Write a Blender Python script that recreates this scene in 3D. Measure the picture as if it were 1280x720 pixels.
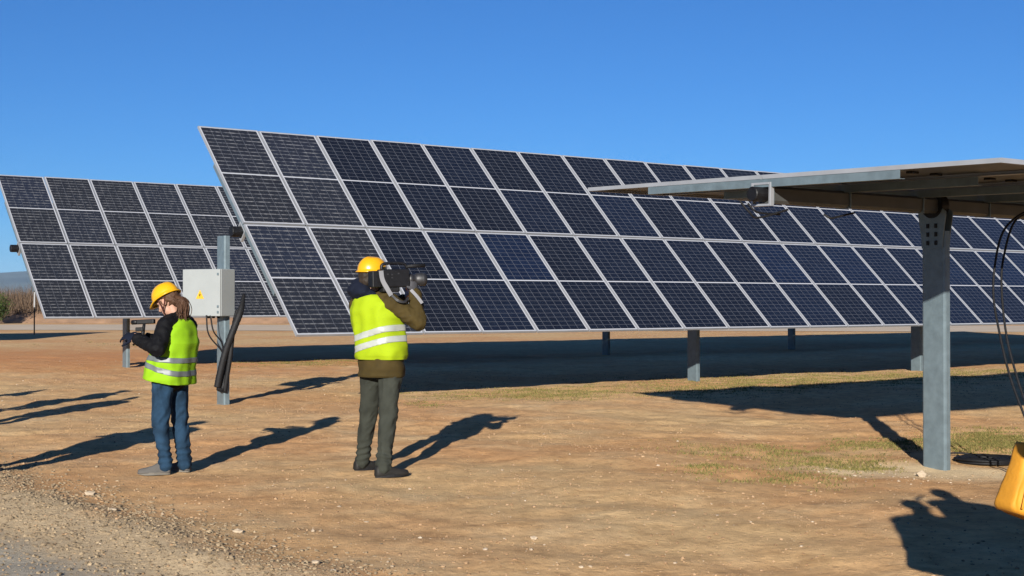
import bpy, bmesh, math, random
import numpy as np
from mathutils import Vector, Matrix, Quaternion, noise
R = math.radians
S = bpy.context.scene
for o in list(bpy.data.objects):
    bpy.data.objects.remove(o)
C = S.collection

# ------------------------------------------------------------------ camera, sky, sun, exposure
F, HOR, CAMH = 1702.5, 377.0, 1.47          # focal length in px of a 1280 px wide frame, horizon row, eye height
cam = bpy.data.cameras.new('camera')
camo = bpy.data.objects.new('camera', cam); C.objects.link(camo)
cam.sensor_width = 36.0; cam.lens = F/1280*36; cam.clip_start = .05; cam.clip_end = 30000
camo.location = (0, 0, CAMH)
camo.rotation_euler = (R(90)+math.atan((HOR-360)/F), 0, 0)
S.camera = camo
SUN_EL, SHADOW_AZ = 16.5, 8.0               # shadows run 8 deg to the right of straight away
w = bpy.data.worlds.new('World'); S.world = w; w.use_nodes = True
wn = w.node_tree; bg = wn.nodes['Background']
sky = wn.nodes.new('ShaderNodeTexSky'); sky.sky_type = 'NISHITA'; sky.sun_disc = False
sky.sun_elevation = R(SUN_EL); sky.sun_rotation = R(180+SHADOW_AZ)
sky.air_density = .85; sky.dust_density = 0; sky.ozone_density = 10; sky.altitude = 0
wn.links.new(sky.outputs[0], bg.inputs[0]); bg.inputs[1].default_value = .05
sl = bpy.data.lights.new('sun', 'SUN'); so = bpy.data.objects.new('sun', sl); C.objects.link(so)
sl.energy = 5.0; sl.angle = R(.53); sl.color = (1, .95, .86)
sdir = Vector((math.sin(R(SHADOW_AZ))*math.cos(R(SUN_EL)), math.cos(R(SHADOW_AZ))*math.cos(R(SUN_EL)), -math.sin(R(SUN_EL))))
so.rotation_euler = sdir.to_track_quat('-Z', 'Y').to_euler()
so.location = (-5, -20, 15)
S.view_settings.view_transform = 'Standard'; S.view_settings.look = 'None'
S.view_settings.gamma = 1; S.view_settings.use_curve_mapping = False
S.view_settings.exposure = 1.05
S.render.engine = 'CYCLES'

random.seed(7); RNG = np.random.default_rng(7)
# ------------------------------------------------------------------ helpers
def tag(o, label=None, cat=None, group=None, kind=None):
    if label: o['label'] = label
    if cat: o['category'] = cat
    if group: o['group'] = group
    if kind: o['kind'] = kind
    return o
def link(o, parent=None):
    C.objects.link(o)
    if parent is not None: o.parent = parent
    return o
def empty(name, loc=(0, 0, 0), rz=0):
    o = bpy.data.objects.new(name, None); o.location = loc; o.rotation_euler = (0, 0, rz)
    o.empty_display_size = .2
    return link(o)
def mesh_obj(name, V, Fc, mat=None, parent=None, smooth=False, mats=None, midx=None):
    me = bpy.data.meshes.new(name); me.from_pydata([tuple(map(float, v)) for v in V], [], Fc)
    for m in (mats or ([mat] if mat else [])): me.materials.append(m)
    if midx is not None: me.polygons.foreach_set('material_index', midx)
    if smooth: me.polygons.foreach_set('use_smooth', [True]*len(me.polygons))
    me.update()
    return link(bpy.data.objects.new(name, me), parent)
class MB:
    def __init__(s): s.v = []; s.f = []
    def add(s, V, Fc):
        n = len(s.v); s.v += [tuple(v) for v in V]; s.f += [tuple(i+n for i in f) for f in Fc]; return s
    def box(s, c, h, M=None, bev=0.0):
        # chamfered box: centre, half sizes, optional 3x3 matrix
        hx, hy, hz = h; V = []; 
        if bev <= 0:
            for x in (-1, 1):
                for y in (-1, 1):
                    for z in (-1, 1): V.append(Vector((x*hx, y*hy, z*hz)))
            Fc = [(0,1,3,2),(4,6,7,5),(0,4,5,1),(2,3,7,6),(0,2,6,4),(1,5,7,3)]
        else:
            bm = bmesh.new(); bmesh.ops.create_cube(bm, size=2)
            for v in bm.verts: v.co = Vector((v.co.x*hx, v.co.y*hy, v.co.z*hz))
            bmesh.ops.bevel(bm, geom=bm.edges[:], offset=bev, segments=2, profile=.5, affect='EDGES')
            bm.verts.index_update(); V = [v.co.copy() for v in bm.verts]; Fc = [tuple(v.index for v in f.verts) for f in bm.faces]; bm.free()
        c = Vector(c)
        V = [c+(M @ v if M else v) for v in V]
        return s.add(V, Fc)
    def tube(s, pts, r, n=10, cap=True):
        pts = [Vector(p) for p in pts]; rs = r if isinstance(r, (list, tuple)) else [r]*len(pts)
        V = []; Fc = []; up = None
        for i, p in enumerate(pts):
            t = (pts[min(i+1, len(pts)-1)]-pts[max(i-1, 0)]).normalized()
            if up is None:
                up = Vector((0, 0, 1)) if abs(t.z) < .9 else Vector((1, 0, 0))
            a = (up - t*up.dot(t)).normalized(); up = a; b = t.cross(a)
            for k in range(n):
                q = 2*math.pi*k/n; V.append(p+(a*math.cos(q)+b*math.sin(q))*rs[i])
        for i in range(len(pts)-1):
            for k in range(n):
                k2 = (k+1) % n; Fc.append((i*n+k, i*n+k2, (i+1)*n+k2, (i+1)*n+k))
        if cap: Fc += [tuple(range(n-1, -1, -1)), tuple(range((len(pts)-1)*n, len(pts)*n))]
        return s.add(V, Fc)
    def prism(s, prof, origin, U, Vv, W, length):
        # extrude a 2D closed profile (list of (u,v)) along W
        o = Vector(origin); n = len(prof)
        V = [o+U*a+Vv*b for a, b in prof]+[o+U*a+Vv*b+W*length for a, b in prof]
        Fc = [(i, (i+1) % n, (i+1) % n+n, i+n) for i in range(n)]
        Fc += [tuple(range(n-1, -1, -1)), tuple(range(n, 2*n))]
        return s.add(V, Fc)
    def lathe(s, prof, c, n=24, M=None):
        c = Vector(c); V = []; Fc = []
        for r, z in prof:
            for k in range(n):
                q = 2*math.pi*k/n; v = Vector((r*math.cos(q), r*math.sin(q), z)); V.append(c+(M @ v if M else v))
        for i in range(len(prof)-1):
            for k in range(n):
                k2 = (k+1) % n; Fc.append((i*n+k, i*n+k2, (i+1)*n+k2, (i+1)*n+k))
        Fc += [tuple(range(n-1, -1, -1)), tuple(range((len(prof)-1)*n, len(prof)*n))]
        return s.add(V, Fc)
    def build(s, name, mat, parent=None, smooth=False): return mesh_obj(name, s.v, s.f, mat, parent, smooth)
def catmull(pts, n=8):
    P = [Vector(p) for p in pts]; P = [P[0]*2-P[1]]+P+[P[-1]*2-P[-2]]; out = []
    for i in range(1, len(P)-2):
        for k in range(n):
            t = k/n; a, b, c, d = P[i-1:i+3]
            out.append(.5*((2*b)+(c-a)*t+(2*a-5*b+4*c-d)*t*t+(3*b-a-3*c+d)*t**3))
    return out+[P[-2]]
def basis(x, y, z): return Matrix((x, y, z)).transposed()
def ground_pt(px, py, z=0.0):
    d = (CAMH-z)*F/(py-HOR); return Vector(((px-640)/F*d, d, z))

# ------------------------------------------------------------------ materials
def nmat(name, rough=.8, col=(.5, .5, .5), metal=0., spec=.5):
    m = bpy.data.materials.new(name); m.use_nodes = True
    b = m.node_tree.nodes['Principled BSDF']
    b.inputs['Base Color'].default_value = (*col, 1); b.inputs['Roughness'].default_value = rough
    b.inputs['Metallic'].default_value = metal; b.inputs['Specular IOR Level'].default_value = spec
    return m, m.node_tree.nodes, m.node_tree.links, b
def noise_tex(N, L, scale, detail=4, rough=.55, coord='Object', vec=None):
    t = N.new('ShaderNodeTexNoise'); t.inputs['Scale'].default_value = scale
    t.inputs['Detail'].default_value = detail; t.inputs['Roughness'].default_value = rough
    if vec is None:
        c = N.new('ShaderNodeTexCoord'); vec = c.outputs[coord]
    L.new(vec, t.inputs['Vector']); return t
def ramp(N, L, src, stops):
    r = N.new('ShaderNodeValToRGB'); e = r.color_ramp.elements
    while len(e) < len(stops): e.new(.5)
    for k, (p, c) in enumerate(stops): e[k].position = p; e[k].color = (*c, 1) if len(c) == 3 else c
    L.new(src, r.inputs[0]); return r
def math_node(N, L, op, a, b=None, clamp=False):
    m = N.new('ShaderNodeMath'); m.operation = op; m.use_clamp = clamp
    for i, x in enumerate((a, b)):
        if x is None: continue
        if isinstance(x, (int, float)): m.inputs[i].default_value = x
        else: L.new(x, m.inputs[i])
    return m.outputs[0]
def mixc(N, L, fac, a, b, mode='MIX'):
    m = N.new('ShaderNodeMix'); m.data_type = 'RGBA'; m.blend_type = mode
    for i, x in ((0, fac), (6, a), (7, b)):
        if isinstance(x, (int, float)): m.inputs[i].default_value = x
        elif isinstance(x, tuple): m.inputs[i].default_value = (*x, 1)
        else: L.new(x, m.inputs[i])
    return m.outputs[2]
def bump(N, L, b, h, strength=.3, dist=.02):
    n = N.new('ShaderNodeBump'); n.inputs['Strength'].default_value = strength; n.inputs['Distance'].default_value = dist
    L.new(h, n.inputs['Height']); L.new(n.outputs[0], b.inputs['Normal'])
def worn(name, col, rough=.6, metal=0., var=.25, scale=6, bscale=0, bstr=.2, spec=.5):
    m, N, L, b = nmat(name, rough, col, metal, spec)
    t = noise_tex(N, L, scale, 5)
    lo = tuple(c*(1-var) for c in col); hi = tuple(min(1, c*(1+var)) for c in col)
    r = ramp(N, L, t.outputs[0], [(.3, lo), (.7, hi)]); L.new(r.outputs[0], b.inputs['Base Color'])
    if bscale:
        t2 = noise_tex(N, L, bscale, 3); bump(N, L, b, t2.outputs[0], bstr, .01)
    return m
M = {}
M['alu'] = worn('anodised_aluminium', (.27, .28, .30), .45, .35, .12, 3)
M['galv'] = worn('galvanised_steel', (.115, .15, .168), .34, .3, .16, 11, 60, .05)
M['tube'] = worn('galvanised_tube', (.06, .062, .06), .5, .3, .2, 5)
M['black_plastic'] = worn('black_plastic', (.005, .005, .006), .5, 0, .3, 20, spec=.25)
M['black_rubber'] = worn('black_rubber', (.006, .006, .007), .65, 0, .3, 30, 80, .3, spec=.25)
M['backsheet'] = worn('module_backsheet', (.32, .33, .36), .5, 0, .06, 2)
M['module_back'] = worn('module_rear_glass', (.02, .016, .012), .35, 0, .2, 2)
def cell_material(name='solar_cells', dust=(.60, .85, .35), dcol=(.05, .048, .048), dash=0.):
    m, N, L, b = nmat(name, .2, (.02, .025, .05), 0, .35)
    tc = N.new('ShaderNodeTexCoord'); sp = N.new('ShaderNodeSeparateXYZ'); L.new(tc.outputs['Object'], sp.inputs[0])
    def grid(v, pitch, width):
        f = math_node(N, L, 'FRACT', math_node(N, L, 'ADD', math_node(N, L, 'DIVIDE', v, pitch), 100.0))
        d = math_node(N, L, 'ABSOLUTE', math_node(N, L, 'SUBTRACT', f, .5))
        return math_node(N, L, 'GREATER_THAN', d, .5-width/pitch/2)
    gx = grid(sp.outputs[0], CELLX, .0085); gy = grid(sp.outputs[1], CELLY, .0075)
    bb = grid(sp.outputs[0], CELLX/5, .0016)
    info = N.new('ShaderNodeObjectInfo')
    base = ramp(N, L, info.outputs['Random'], [(0, (.0055, .0065, .010)), (.6, (.0055, .007, .012)), (.9, (.006, .0085, .017)), (1, (.0055, .0095, .024))])
    nz = noise_tex(N, L, 3.0, 5, vec=tc.outputs['Object'])
    nzr = ramp(N, L, nz.outputs[0], [(.3, (.75, .75, .78)), (.72, (1.35, 1.35, 1.3))])
    cc = mixc(N, L, 1.0, base.outputs[0], nzr.outputs[0], 'MULTIPLY')
    cc = mixc(N, L, math_node(N, L, 'MULTIPLY', bb, .5), cc, (.04, .042, .05))
    ln = math_node(N, L, 'MAXIMUM', math_node(N, L, 'MULTIPLY', gx, .8), math_node(N, L, 'MULTIPLY', gy, .7))
    cc = mixc(N, L, ln, cc, (.085, .09, .105))
    # dry dust flecks washed into short horizontal runs
    mp = N.new('ShaderNodeMapping'); mp.inputs['Scale'].default_value = (9, 26, 1); L.new(tc.outputs['Object'], mp.inputs[0])
    off = N.new('ShaderNodeVectorMath'); off.operation = 'ADD'; L.new(mp.outputs[0], off.inputs[0])
    cb = N.new('ShaderNodeCombineXYZ'); L.new(math_node(N, L, 'MULTIPLY', info.outputs['Random'], 53.0), cb.inputs[0]); L.new(cb.outputs[0], off.inputs[1])
    nd = noise_tex(N, L, 1.0, 4, .65, vec=off.outputs[0])
    dr = ramp(N, L, nd.outputs[0], [(dust[0], (0, 0, 0)), (dust[1], (dust[2],)*3)])
    cc = mixc(N, L, dr.outputs[0], cc, dcol)
    if dash:
        gd = grid(sp.outputs[1], CELLY, .024)
        mq = N.new('ShaderNodeMapping'); mq.inputs['Scale'].default_value = (7, 1.2, 1); L.new(off.outputs[0], mq.inputs[0])
        n2 = noise_tex(N, L, .16, 4, .7, vec=mq.outputs[0]); r2 = ramp(N, L, n2.outputs[0], [(.42, (0, 0, 0)), (.68, (dash,)*3)])
        cc = mixc(N, L, math_node(N, L, 'MULTIPLY', gd, r2.outputs[0]), cc, (.22, .22, .225))
        cc = mixc(N, L, .30, cc, (.030, .031, .034))
    L.new(cc, b.inputs['Base Color'])
    b.inputs['Coat Weight'].default_value = .15; b.inputs['Coat Roughness'].default_value = .12
    return m
ML, MG, PITCH = 2.278, .03, 1.023           # module length, gap over the tube, module pitch along the row
MW = PITCH-.02
CELLX = (MW-.066)/6; CELLY = ((ML-.06-.026)/2)/12
M['cells'] = cell_material()
M['cells_dusty'] = cell_material('dusty_solar_cells', (.55, .85, .35), (.06, .06, .062), .8)

def soil_material():
    m, N, L, b = nmat('dry_soil', .95, (.5, .36, .24), 0, .15)
    geo = N.new('ShaderNodeNewGeometry'); P = geo.outputs['Position']
    sp = N.new('ShaderNodeSeparateXYZ'); L.new(P, sp.inputs[0])
    big = noise_tex(N, L, .16, 5, .6, vec=P); mid = noise_tex(N, L, .9, 6, .62, vec=P); fine = noise_tex(N, L, 9, 6, .7, vec=P)
    # streaks pressed in by wheels, running along the rows
    mp = N.new('ShaderNodeMapping'); mp.inputs['Rotation'].default_value = (0, 0, R(20)); mp.inputs['Scale'].default_value = (.5, 1.3, 1); L.new(P, mp.inputs[0])
    st = noise_tex(N, L, 1.0, 5, .6, vec=mp.outputs[0])
    red = (.52, .288, .128); tan = (.545, .357, .172); pale = (.585, .435, .248)
    f1 = ramp(N, L, big.outputs[0], [(.42, (0, 0, 0)), (.58, (1, 1, 1))])
    c = mixc(N, L, f1.outputs[0], red, tan)
    f2 = ramp(N, L, mid.outputs[0], [(.5, (0, 0, 0)), (.72, (1, 1, 1))])
    c = mixc(N, L, math_node(N, L, 'MULTIPLY', f2.outputs[0], .55), c, pale)
    blot = noise_tex(N, L, 3.4, 5, .68, vec=P); fb = ramp(N, L, blot.outputs[0], [(.36, (.83, .80, .77)), (.5, (1, 1, 1)), (.66, (1.1, 1.11, 1.12))])
    c = mixc(N, L, 1.0, c, fb.outputs[0], 'MULTIPLY')
    f3 = ramp(N, L, st.outputs[0], [(.35, (.97, .965, .96)), (.65, (1.02, 1.02, 1.02))])
    c = mixc(N, L, 1.0, c, f3.outputs[0], 'MULTIPLY')
    f4 = ramp(N, L, fine.outputs[0], [(.3, (.74, .73, .72)), (.5, (1, 1, 1)), (.72, (1.2, 1.19, 1.17))])
    c = mixc(N, L, 1.0, c, f4.outputs[0], 'MULTIPLY')
    # redder freshly turned earth around the far-left rows
    dx = math_node(N, L, 'SUBTRACT', sp.outputs[0], -11.0); dy = math_node(N, L, 'SUBTRACT', sp.outputs[1], 36.0)
    rr = math_node(N, L, 'ADD', math_node(N, L, 'MULTIPLY', math_node(N, L, 'MULTIPLY', dx, dx), .004), math_node(N, L, 'MULTIPLY', math_node(N, L, 'MULTIPLY', dy, dy), .011))
    rf = math_node(N, L, 'SUBTRACT', 1.0, math_node(N, L, 'ADD', rr, math_node(N, L, 'MULTIPLY', math_node(N, L, 'SUBTRACT', mid.outputs[0], .5), 1.6)), True)
    c = mixc(N, L, math_node(N, L, 'MULTIPLY', rf, .85), c, (.47, .21, .08))
    px_ = math_node(N, L, 'SUBTRACT', sp.outputs[0], 3.6); py_ = math_node(N, L, 'SUBTRACT', sp.outputs[1], 12.5)
    pr_ = math_node(N, L, 'ADD', math_node(N, L, 'MULTIPLY', math_node(N, L, 'MULTIPLY', px_, px_), .5), math_node(N, L, 'MULTIPLY', math_node(N, L, 'MULTIPLY', py_, py_), 1.6))
    pf_ = math_node(N, L, 'SUBTRACT', 1.0, math_node(N, L, 'ADD', pr_, math_node(N, L, 'MULTIPLY', math_node(N, L, 'SUBTRACT', mid.outputs[0], .5), 2.2)), True)
    c = mixc(N, L, math_node(N, L, 'MULTIPLY', pf_, .75), c, (.66, .53, .33))
    # gravel verge and compacted grey track to the lower left
    e = math_node(N, L, 'ADD', math_node(N, L, 'MULTIPLY', sp.outputs[0], -.784), math_node(N, L, 'MULTIPLY', sp.outputs[1], -.62))
    e = math_node(N, L, 'ADD', e, 3.78)
    e = math_node(N, L, 'ADD', e, math_node(N, L, 'MULTIPLY', math_node(N, L, 'SUBTRACT', mid.outputs[0], .5), 1.1))
    gmask = math_node(N, L, 'MULTIPLY', e, 3.0, True)
    gv = noise_tex(N, L, 26, 5, .75, vec=P)
    gcol = ramp(N, L, gv.outputs[0], [(.28, (.29, .215, .13)), (.5, (.41, .305, .185)), (.72, (.5, .385, .24))])
    c = mixc(N, L, gmask, c, gcol.outputs[0])
    tmask = math_node(N, L, 'MULTIPLY', math_node(N, L, 'SUBTRACT', e, .85), 2.6, True)
    tcol = ramp(N, L, fine.outputs[0], [(.3, (.30, .26, .195)), (.7, (.365, .32, .25))])
    c = mixc(N, L, tmask, c, tcol.outputs[0])
    L.new(c, b.inputs['Base Color'])
    h = math_node(N, L, 'ADD', math_node(N, L, 'MULTIPLY', fine.outputs[0], .6), math_node(N, L, 'MULTIPLY', gv.outputs[0], .5))
    h = math_node(N, L, 'ADD', h, math_node(N, L, 'MULTIPLY', mid.outputs[0], 1.0))
    bump(N, L, b, h, .5, .05)
    return m
M['soil'] = soil_material()
def stone_material(name, a, bcol):
    m, N, L, b = nmat(name, .9, a, 0, .2)
    geo = N.new('ShaderNodeNewGeometry')
    r = ramp(N, L, geo.outputs['Random Per Island'], [(0, a), (1, bcol)])
    t = noise_tex(N, L, 40, 4, vec=geo.outputs['Position']); r2 = ramp(N, L, t.outputs[0], [(.3, (.8, .8, .8)), (.7, (1.15, 1.15, 1.15))])
    L.new(mixc(N, L, 1.0, r.outputs[0], r2.outputs[0], 'MULTIPLY'), b.inputs['Base Color'])
    return m
M['pebble'] = stone_material('limestone_gravel', (.12, .088, .054), (.27, .205, .13))
M['clod'] = stone_material('earth_clods', (.19, .115, .06), (.32, .215, .125))
M['pale_stone'] = stone_material('pale_stone', (.22, .165, .11), (.38, .31, .23))
M['grass'] = stone_material('thin_grass', (.06, .068, .014), (.20, .155, .055))
M['brush'] = stone_material('dry_brush_twigs', (.045, .03, .02), (.15, .1, .065))
M['leaf'] = stone_material('bush_leaves', (.02, .04, .008), (.05, .07, .015))
M['hill'] = worn('distant_hill', (.06, .07, .06), .95, 0, .4, .004)

# ------------------------------------------------------------------ ground
EDGE_N = Vector((-.784, -.62))
_PERM = np.random.default_rng(3).random((256, 256))
def vnoise(x, y, f, ox=0.):
    u, v = x*f+ox, y*f+ox*1.7; i, j = np.floor(u).astype(int), np.floor(v).astype(int); a, b = u-i, v-j
    a = a*a*(3-2*a); b = b*b*(3-2*b); g = lambda p, q: _PERM[p % 256, q % 256]
    return (g(i, j)*(1-a)*(1-b)+g(i+1, j)*a*(1-b)+g(i, j+1)*(1-a)*b+g(i+1, j+1)*a*b)*2-1
def gheight(x, y):
    x = np.asarray(x, float); y = np.asarray(y, float)
    near_ = 1/(1+np.exp((y-40)/4))
    rough = near_*(.012*vnoise(x, y, 1.3)+.008*vnoise(x, y, 3.1, 9.)+.0065*vnoise(x, y, 6.3, 31.)*(.4+.6*vnoise(x, y, .5, 77.)))
    # shallow wheel ruts running with the rows
    for off in (-1.2, .5):
        q_ = (x+3.5)*(-.30)+(y-14.2)*.954+off+.25*np.sin(x*.35); rough = rough-near_*.014*np.exp(-(q_/.16)**2)+near_*.008*np.exp(-((np.abs(q_)-.3)/.12)**2)
    z = .018*np.sin(x*.9+.6*np.sin(y*.5))*np.sin(y*.55+1.3)+.012*np.sin(x*2.3+y*1.1)*np.sin(y*1.9-.4*x)
    z += .007*np.sin(5.1*x+1.7*y)*np.sin(4.3*y-2.1*x)+.004*np.sin(9.7*x-3*y)*np.sin(11*y+2*x)
    z -= .10*(1/(1+np.exp(-(x-2.2)/.45)))*(1/(1+np.exp((y-20.5)/1.0)))*(1/(1+np.exp(-(y-10.3)/.5)))     # the ground lies a little lower round the near row
    z = z+rough
    e = -.784*x-.62*y+3.78+.12*vnoise(x, y, 1.1, 5.)
    z += .05*np.exp(-((e-.28)/.30)**2)+.012*vnoise(x, y, 5.5, 3.)*np.exp(-((e-.5)/.6)**2)                                           # low gravel windrow
    fade = 1/(1+np.exp((y-60)/8)); z = z*fade
    z += .12*np.exp(-((y-33.5-.25*x)/2.5)**2)*np.exp(-((x+13)/7)**2)*0.5           # spoil left of the far post
    return z
def axis(near0, near1, step, far0, far1, g=1.22):
    a = list(np.arange(near0, near1+step/2, step)); s = step; v = near1
    while v < far1: s *= g; v += s; a.append(v)
    s = step; v = near0; pre = []
    while v > far0: s *= g; v -= s; pre.append(v)
    return np.array(pre[::-1]+a)
gx = axis(-12, 13, .085, -5200, 5200); gy = axis(4.5, 36, .085, -300, 7200)
GX, GY = np.meshgrid(gx, gy); GZ = gheight(GX, GY)
nv = len(gx); idx = np.arange(GX.size).reshape(GX.shape)
q = np.stack([idx[:-1, :-1], idx[:-1, 1:], idx[1:, 1:], idx[1:, :-1]], -1).reshape(-1, 4)
def np_mesh(name, V, Q, mat, parent=None, smooth=False):
    k = Q.shape[1]; me = bpy.data.meshes.new(name)
    me.vertices.add(len(V)); me.vertices.foreach_set('co', np.asarray(V, np.float32).ravel())
    me.loops.add(Q.size); me.loops.foreach_set('vertex_index', np.asarray(Q, np.int32).ravel())
    me.polygons.add(len(Q)); me.polygons.foreach_set('loop_start', np.arange(0, Q.size, k, dtype=np.int32))
    me.polygons.foreach_set('use_smooth', np.full(len(Q), smooth))
    me.materials.append(mat); me.update(calc_edges=True); me.validate()
    return link(bpy.data.objects.new(name, me), parent)
ground = np_mesh('ground', np.stack([GX, GY, GZ], -1).reshape(-1, 3), q, M['soil'], smooth=True)
tag(ground, kind='structure')
def gz(x, y): return float(gheight(x, y))

# ------------------------------------------------------------------ solar trackers
AZ = R(53.85)
A = Vector((math.sin(AZ), math.cos(AZ), 0)); H = Vector((-math.cos(AZ), math.sin(AZ), 0)); Z = Vector((0, 0, 1))
def frame_mesh():
    # aluminium module frame: 35 mm deep, 12 mm lip, mitred corners; local x across, y along, z = front
    ho, hi, hb = (MW/2, ML/2), (MW/2-.013, ML/2-.013), (MW/2-.03, ML/2-.03)
    V = []
    def ring(h, z): 
        for sx, sy in ((-1, -1), (1, -1), (1, 1), (-1, 1)): V.append((sx*h[0], sy*h[1], z))
    ring(hi, .0); ring(ho, .0); ring(ho, -.035); ring(hb, -.035); ring(hb, -.032); ring((ho[0]-.004, ho[1]-.004), -.03); ring((ho[0]-.004, ho[1]-.004), -.006); ring(hi, -.006)
    Fc = []
    for r in range(8):
        r2 = (r+1) % 8
        for k in range(4):
            k2 = (k+1) % 4; Fc.append((r*4+k, r*4+k2, r2*4+k2, r2*4+k))
    me = bpy.data.meshes.new('frame'); me.from_pydata(V, [], Fc); me.materials.append(M['alu']); me.update(); return me
def laminate_mesh():
    mb = MB().box((0, 0, -.005), (MW/2-.006, ML/2-.006, .0028))
    me = bpy.data.meshes.new('solar_panel'); me.from_pydata([tuple(v) for v in mb.v], [], mb.f)
    me.materials.append(M['backsheet']); me.materials.append(M['module_back'])
    me.update()
    for p in me.polygons: p.material_index = 1 if p.normal.z < -.5 else 0
    return me
def pane_mesh(mat):
    hx, hy = 3*CELLX, 6*CELLY
    mb = MB().box((0, 0, 0), (hx, hy, .0006))
    me = bpy.data.meshes.new('cell_pane'); me.from_pydata([tuple(v) for v in mb.v], [], mb.f); me.materials.append(mat); me.update(); return me
FRAME, LAM, PANE, PANE_D = frame_mesh(), laminate_mesh(), pane_mesh(M['cells']), pane_mesh(M['cells_dusty'])
def junction_mesh():
    mb = MB(); mb.box((0, 0, -.018), (.045, .03, .009), bev=.004)
    me = bpy.data.meshes.new('junction_box'); me.from_pydata([tuple(v) for v in mb.v], [], mb.f); me.materials.append(M['black_plastic']); me.update(); return me
JBOX = junction_mesh()
def jit(a): return (random.random()-.5)*2*a
class Tracker:
    def __init__(s, O, tilt, ncol, label, posts, tube_from=-.14, under=False, col0=0, dusty=0, knob=1.0):
        s.O = Vector(O); s.tilt = tilt
        s.U = H*math.cos(tilt)+Z*math.sin(tilt); s.N = A.cross(s.U)
        if s.N.z < 0: s.N = -s.N
        base = Vector((s.O.x, s.O.y, 0)); s.root = empty('solar_tracker', base)
        tag(s.root, label, 'solar tracker', 'rows of tracking solar panels')
        s.base = base; T = -base
        Rm = basis(A, s.U, s.N)
        for c in range(col0, ncol):
            for sg in (1, -1):
                p = s.O+A*(c*PITCH+PITCH/2)+s.U*sg*(ML/2+MG/2)+s.N*.0
                o = bpy.data.objects.new('solar_panel', LAM); link(o, s.root)
                tw = Matrix.Rotation(jit(.0022), 3, 'X') @ Matrix.Rotation(jit(.0022), 3, 'Y')
                o.matrix_local = Matrix.Translation(p+T+s.N*jit(.003)) @ (Rm @ tw).to_4x4()
                link(bpy.data.objects.new('frame', FRAME), o)
                for h in (1, -1):
                    pn = link(bpy.data.objects.new('cell_pane', PANE_D if c < dusty else PANE), o); pn.location = (0, h*(6*CELLY+.013), -.0008)
                if under:
                    for k in (-1, 0, 1):
                        j = link(bpy.data.objects.new('junction_box', JBOX), o); j.location = (k*.3, 0, 0)
        # torque tube
        d = .165; hs = .072
        tc = s.O-s.N*d
        ch = .022; prof = [(-hs, -hs+ch), (-hs+ch, -hs), (hs-ch, -hs), (hs, -hs+ch), (hs, hs-ch), (hs-ch, hs), (-hs+ch, hs), (-hs, hs-ch)]
        L0 = .06; L1 = ncol*PITCH+.1
        MB().prism(prof, tc+T+A*L0, s.U, s.N, A, L1-L0).build('torque_tube', M['tube'], s.root)
        # end bushing sticking out beyond the last panel, with its light bracket
        ring = basis(s.U, s.N, A)
        MB().lathe([(.04*knob, 0), (.07*knob, 0), (.078*knob, .008), (.078*knob, .165), (.04*knob, .165)], tc+T+A*tube_from, 20, ring).build('end_bearing', M['black_plastic'], s.root)
        mb = MB()
        for u in (-.1, .1): mb.box(tc+T+A*(L0-.03)+s.U*u, (.022, .012, .1), basis(A, s.U, s.N), .003)
        mb.box(tc+T+A*(L0-.03)+s.N*.09, (.022, .088, .01), basis(A, s.U, s.N), .003)
        mb.box(tc+T+A*(L0-.03)-s.N*.09, (.022, .088, .01), basis(A, s.U, s.N), .003)
        mb.build('end_bracket', M['alu'], s.root)
        # purlins across the tube, one under every joint between panels
        hz = .034
        pr = [(-.03, -hz), (.03, -hz), (.03, -hz+.004), (-.026, -hz+.004), (-.026, hz-.004), (.03, hz-.004), (.03, hz), (-.03, hz)]
        plen = 2.84
        mp = MB().prism(pr, Vector((0, -plen/2, 0)), Vector((1, 0, 0)), Vector((0, 0, 1)), Vector((0, 1, 0)), plen)
        me = bpy.data.meshes.new('purlin'); me.from_pydata([tuple(v) for v in mp.v], [], mp.f); me.materials.append(M['galv']); me.update()
        for c in range(col0, ncol+1):
            o = link(bpy.data.objects.new('purlin', me), s.root)
            off = .045 if c == 0 else (-.045 if c == ncol else 0)
            o.matrix_local = Matrix.Translation(s.O+A*(c*PITCH+off)-s.N*(.037+hz)+T) @ Rm.to_4x4()
            MB().box(s.O+A*(c*PITCH+off+.035)-s.N*.16+T, (.006, .085, .085), Rm, .002).build('clamp', M['galv'], s.root) if under and c < 12 else None
        for ps, topz in posts: s.post(ps, topz)
    def post(s, ps, extra=0.):
        T = -s.base; p = s.O-s.N*.165+A*ps; zt = p.z-.10+extra; g = gz(p.x, p.y)-.3
        b = Vector((p.x, p.y, g))
        w, fl, t, lip = .13, .075, .007, .022
        r_ = .02
        prof = [(-w, r_), (-w+r_*.3, r_*.3), (-w+r_, 0), (w-r_, 0), (w-r_*.3, r_*.3), (w, r_), (w, fl), (w-lip, fl), (w-lip, fl-t), (w-t, fl-t), (w-t, t), (-w+t, t), (-w+t, fl-t), (-w+lip, fl-t), (-w+lip, fl), (-w, fl)]
        post = MB().prism(prof, b+T-A*.035, H, A, Z, zt-.14-g).build('post', M['galv'], s.root)
        if extra > 0: return
        # bearing head: flared plate with slots, and a black bearing round the tube
        y0, y1 = zt-.3, zt+.04
        Vp = [(-.115, y0), (.115, y0), (.125, y0+.12), (.155, y1-.03), (.155, y1)]
        arc = [(.115*math.cos(q), p.z+.115*math.sin(q)) for q in np.linspace(-.25, -math.pi+.25, 12)]
        prof2 = Vp+arc+[(-.155, y1), (-.155, y1-.03), (-.125, y0+.12)]
        mb = MB()
        for off in (-.052, .05):
            mb.prism([(a, b2) for a, b2 in prof2], Vector((p.x, p.y, 0))+T+A*off, H, Z, A, .008)
        mb.build('bearing_plate', M['galv'], s.root)
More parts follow.
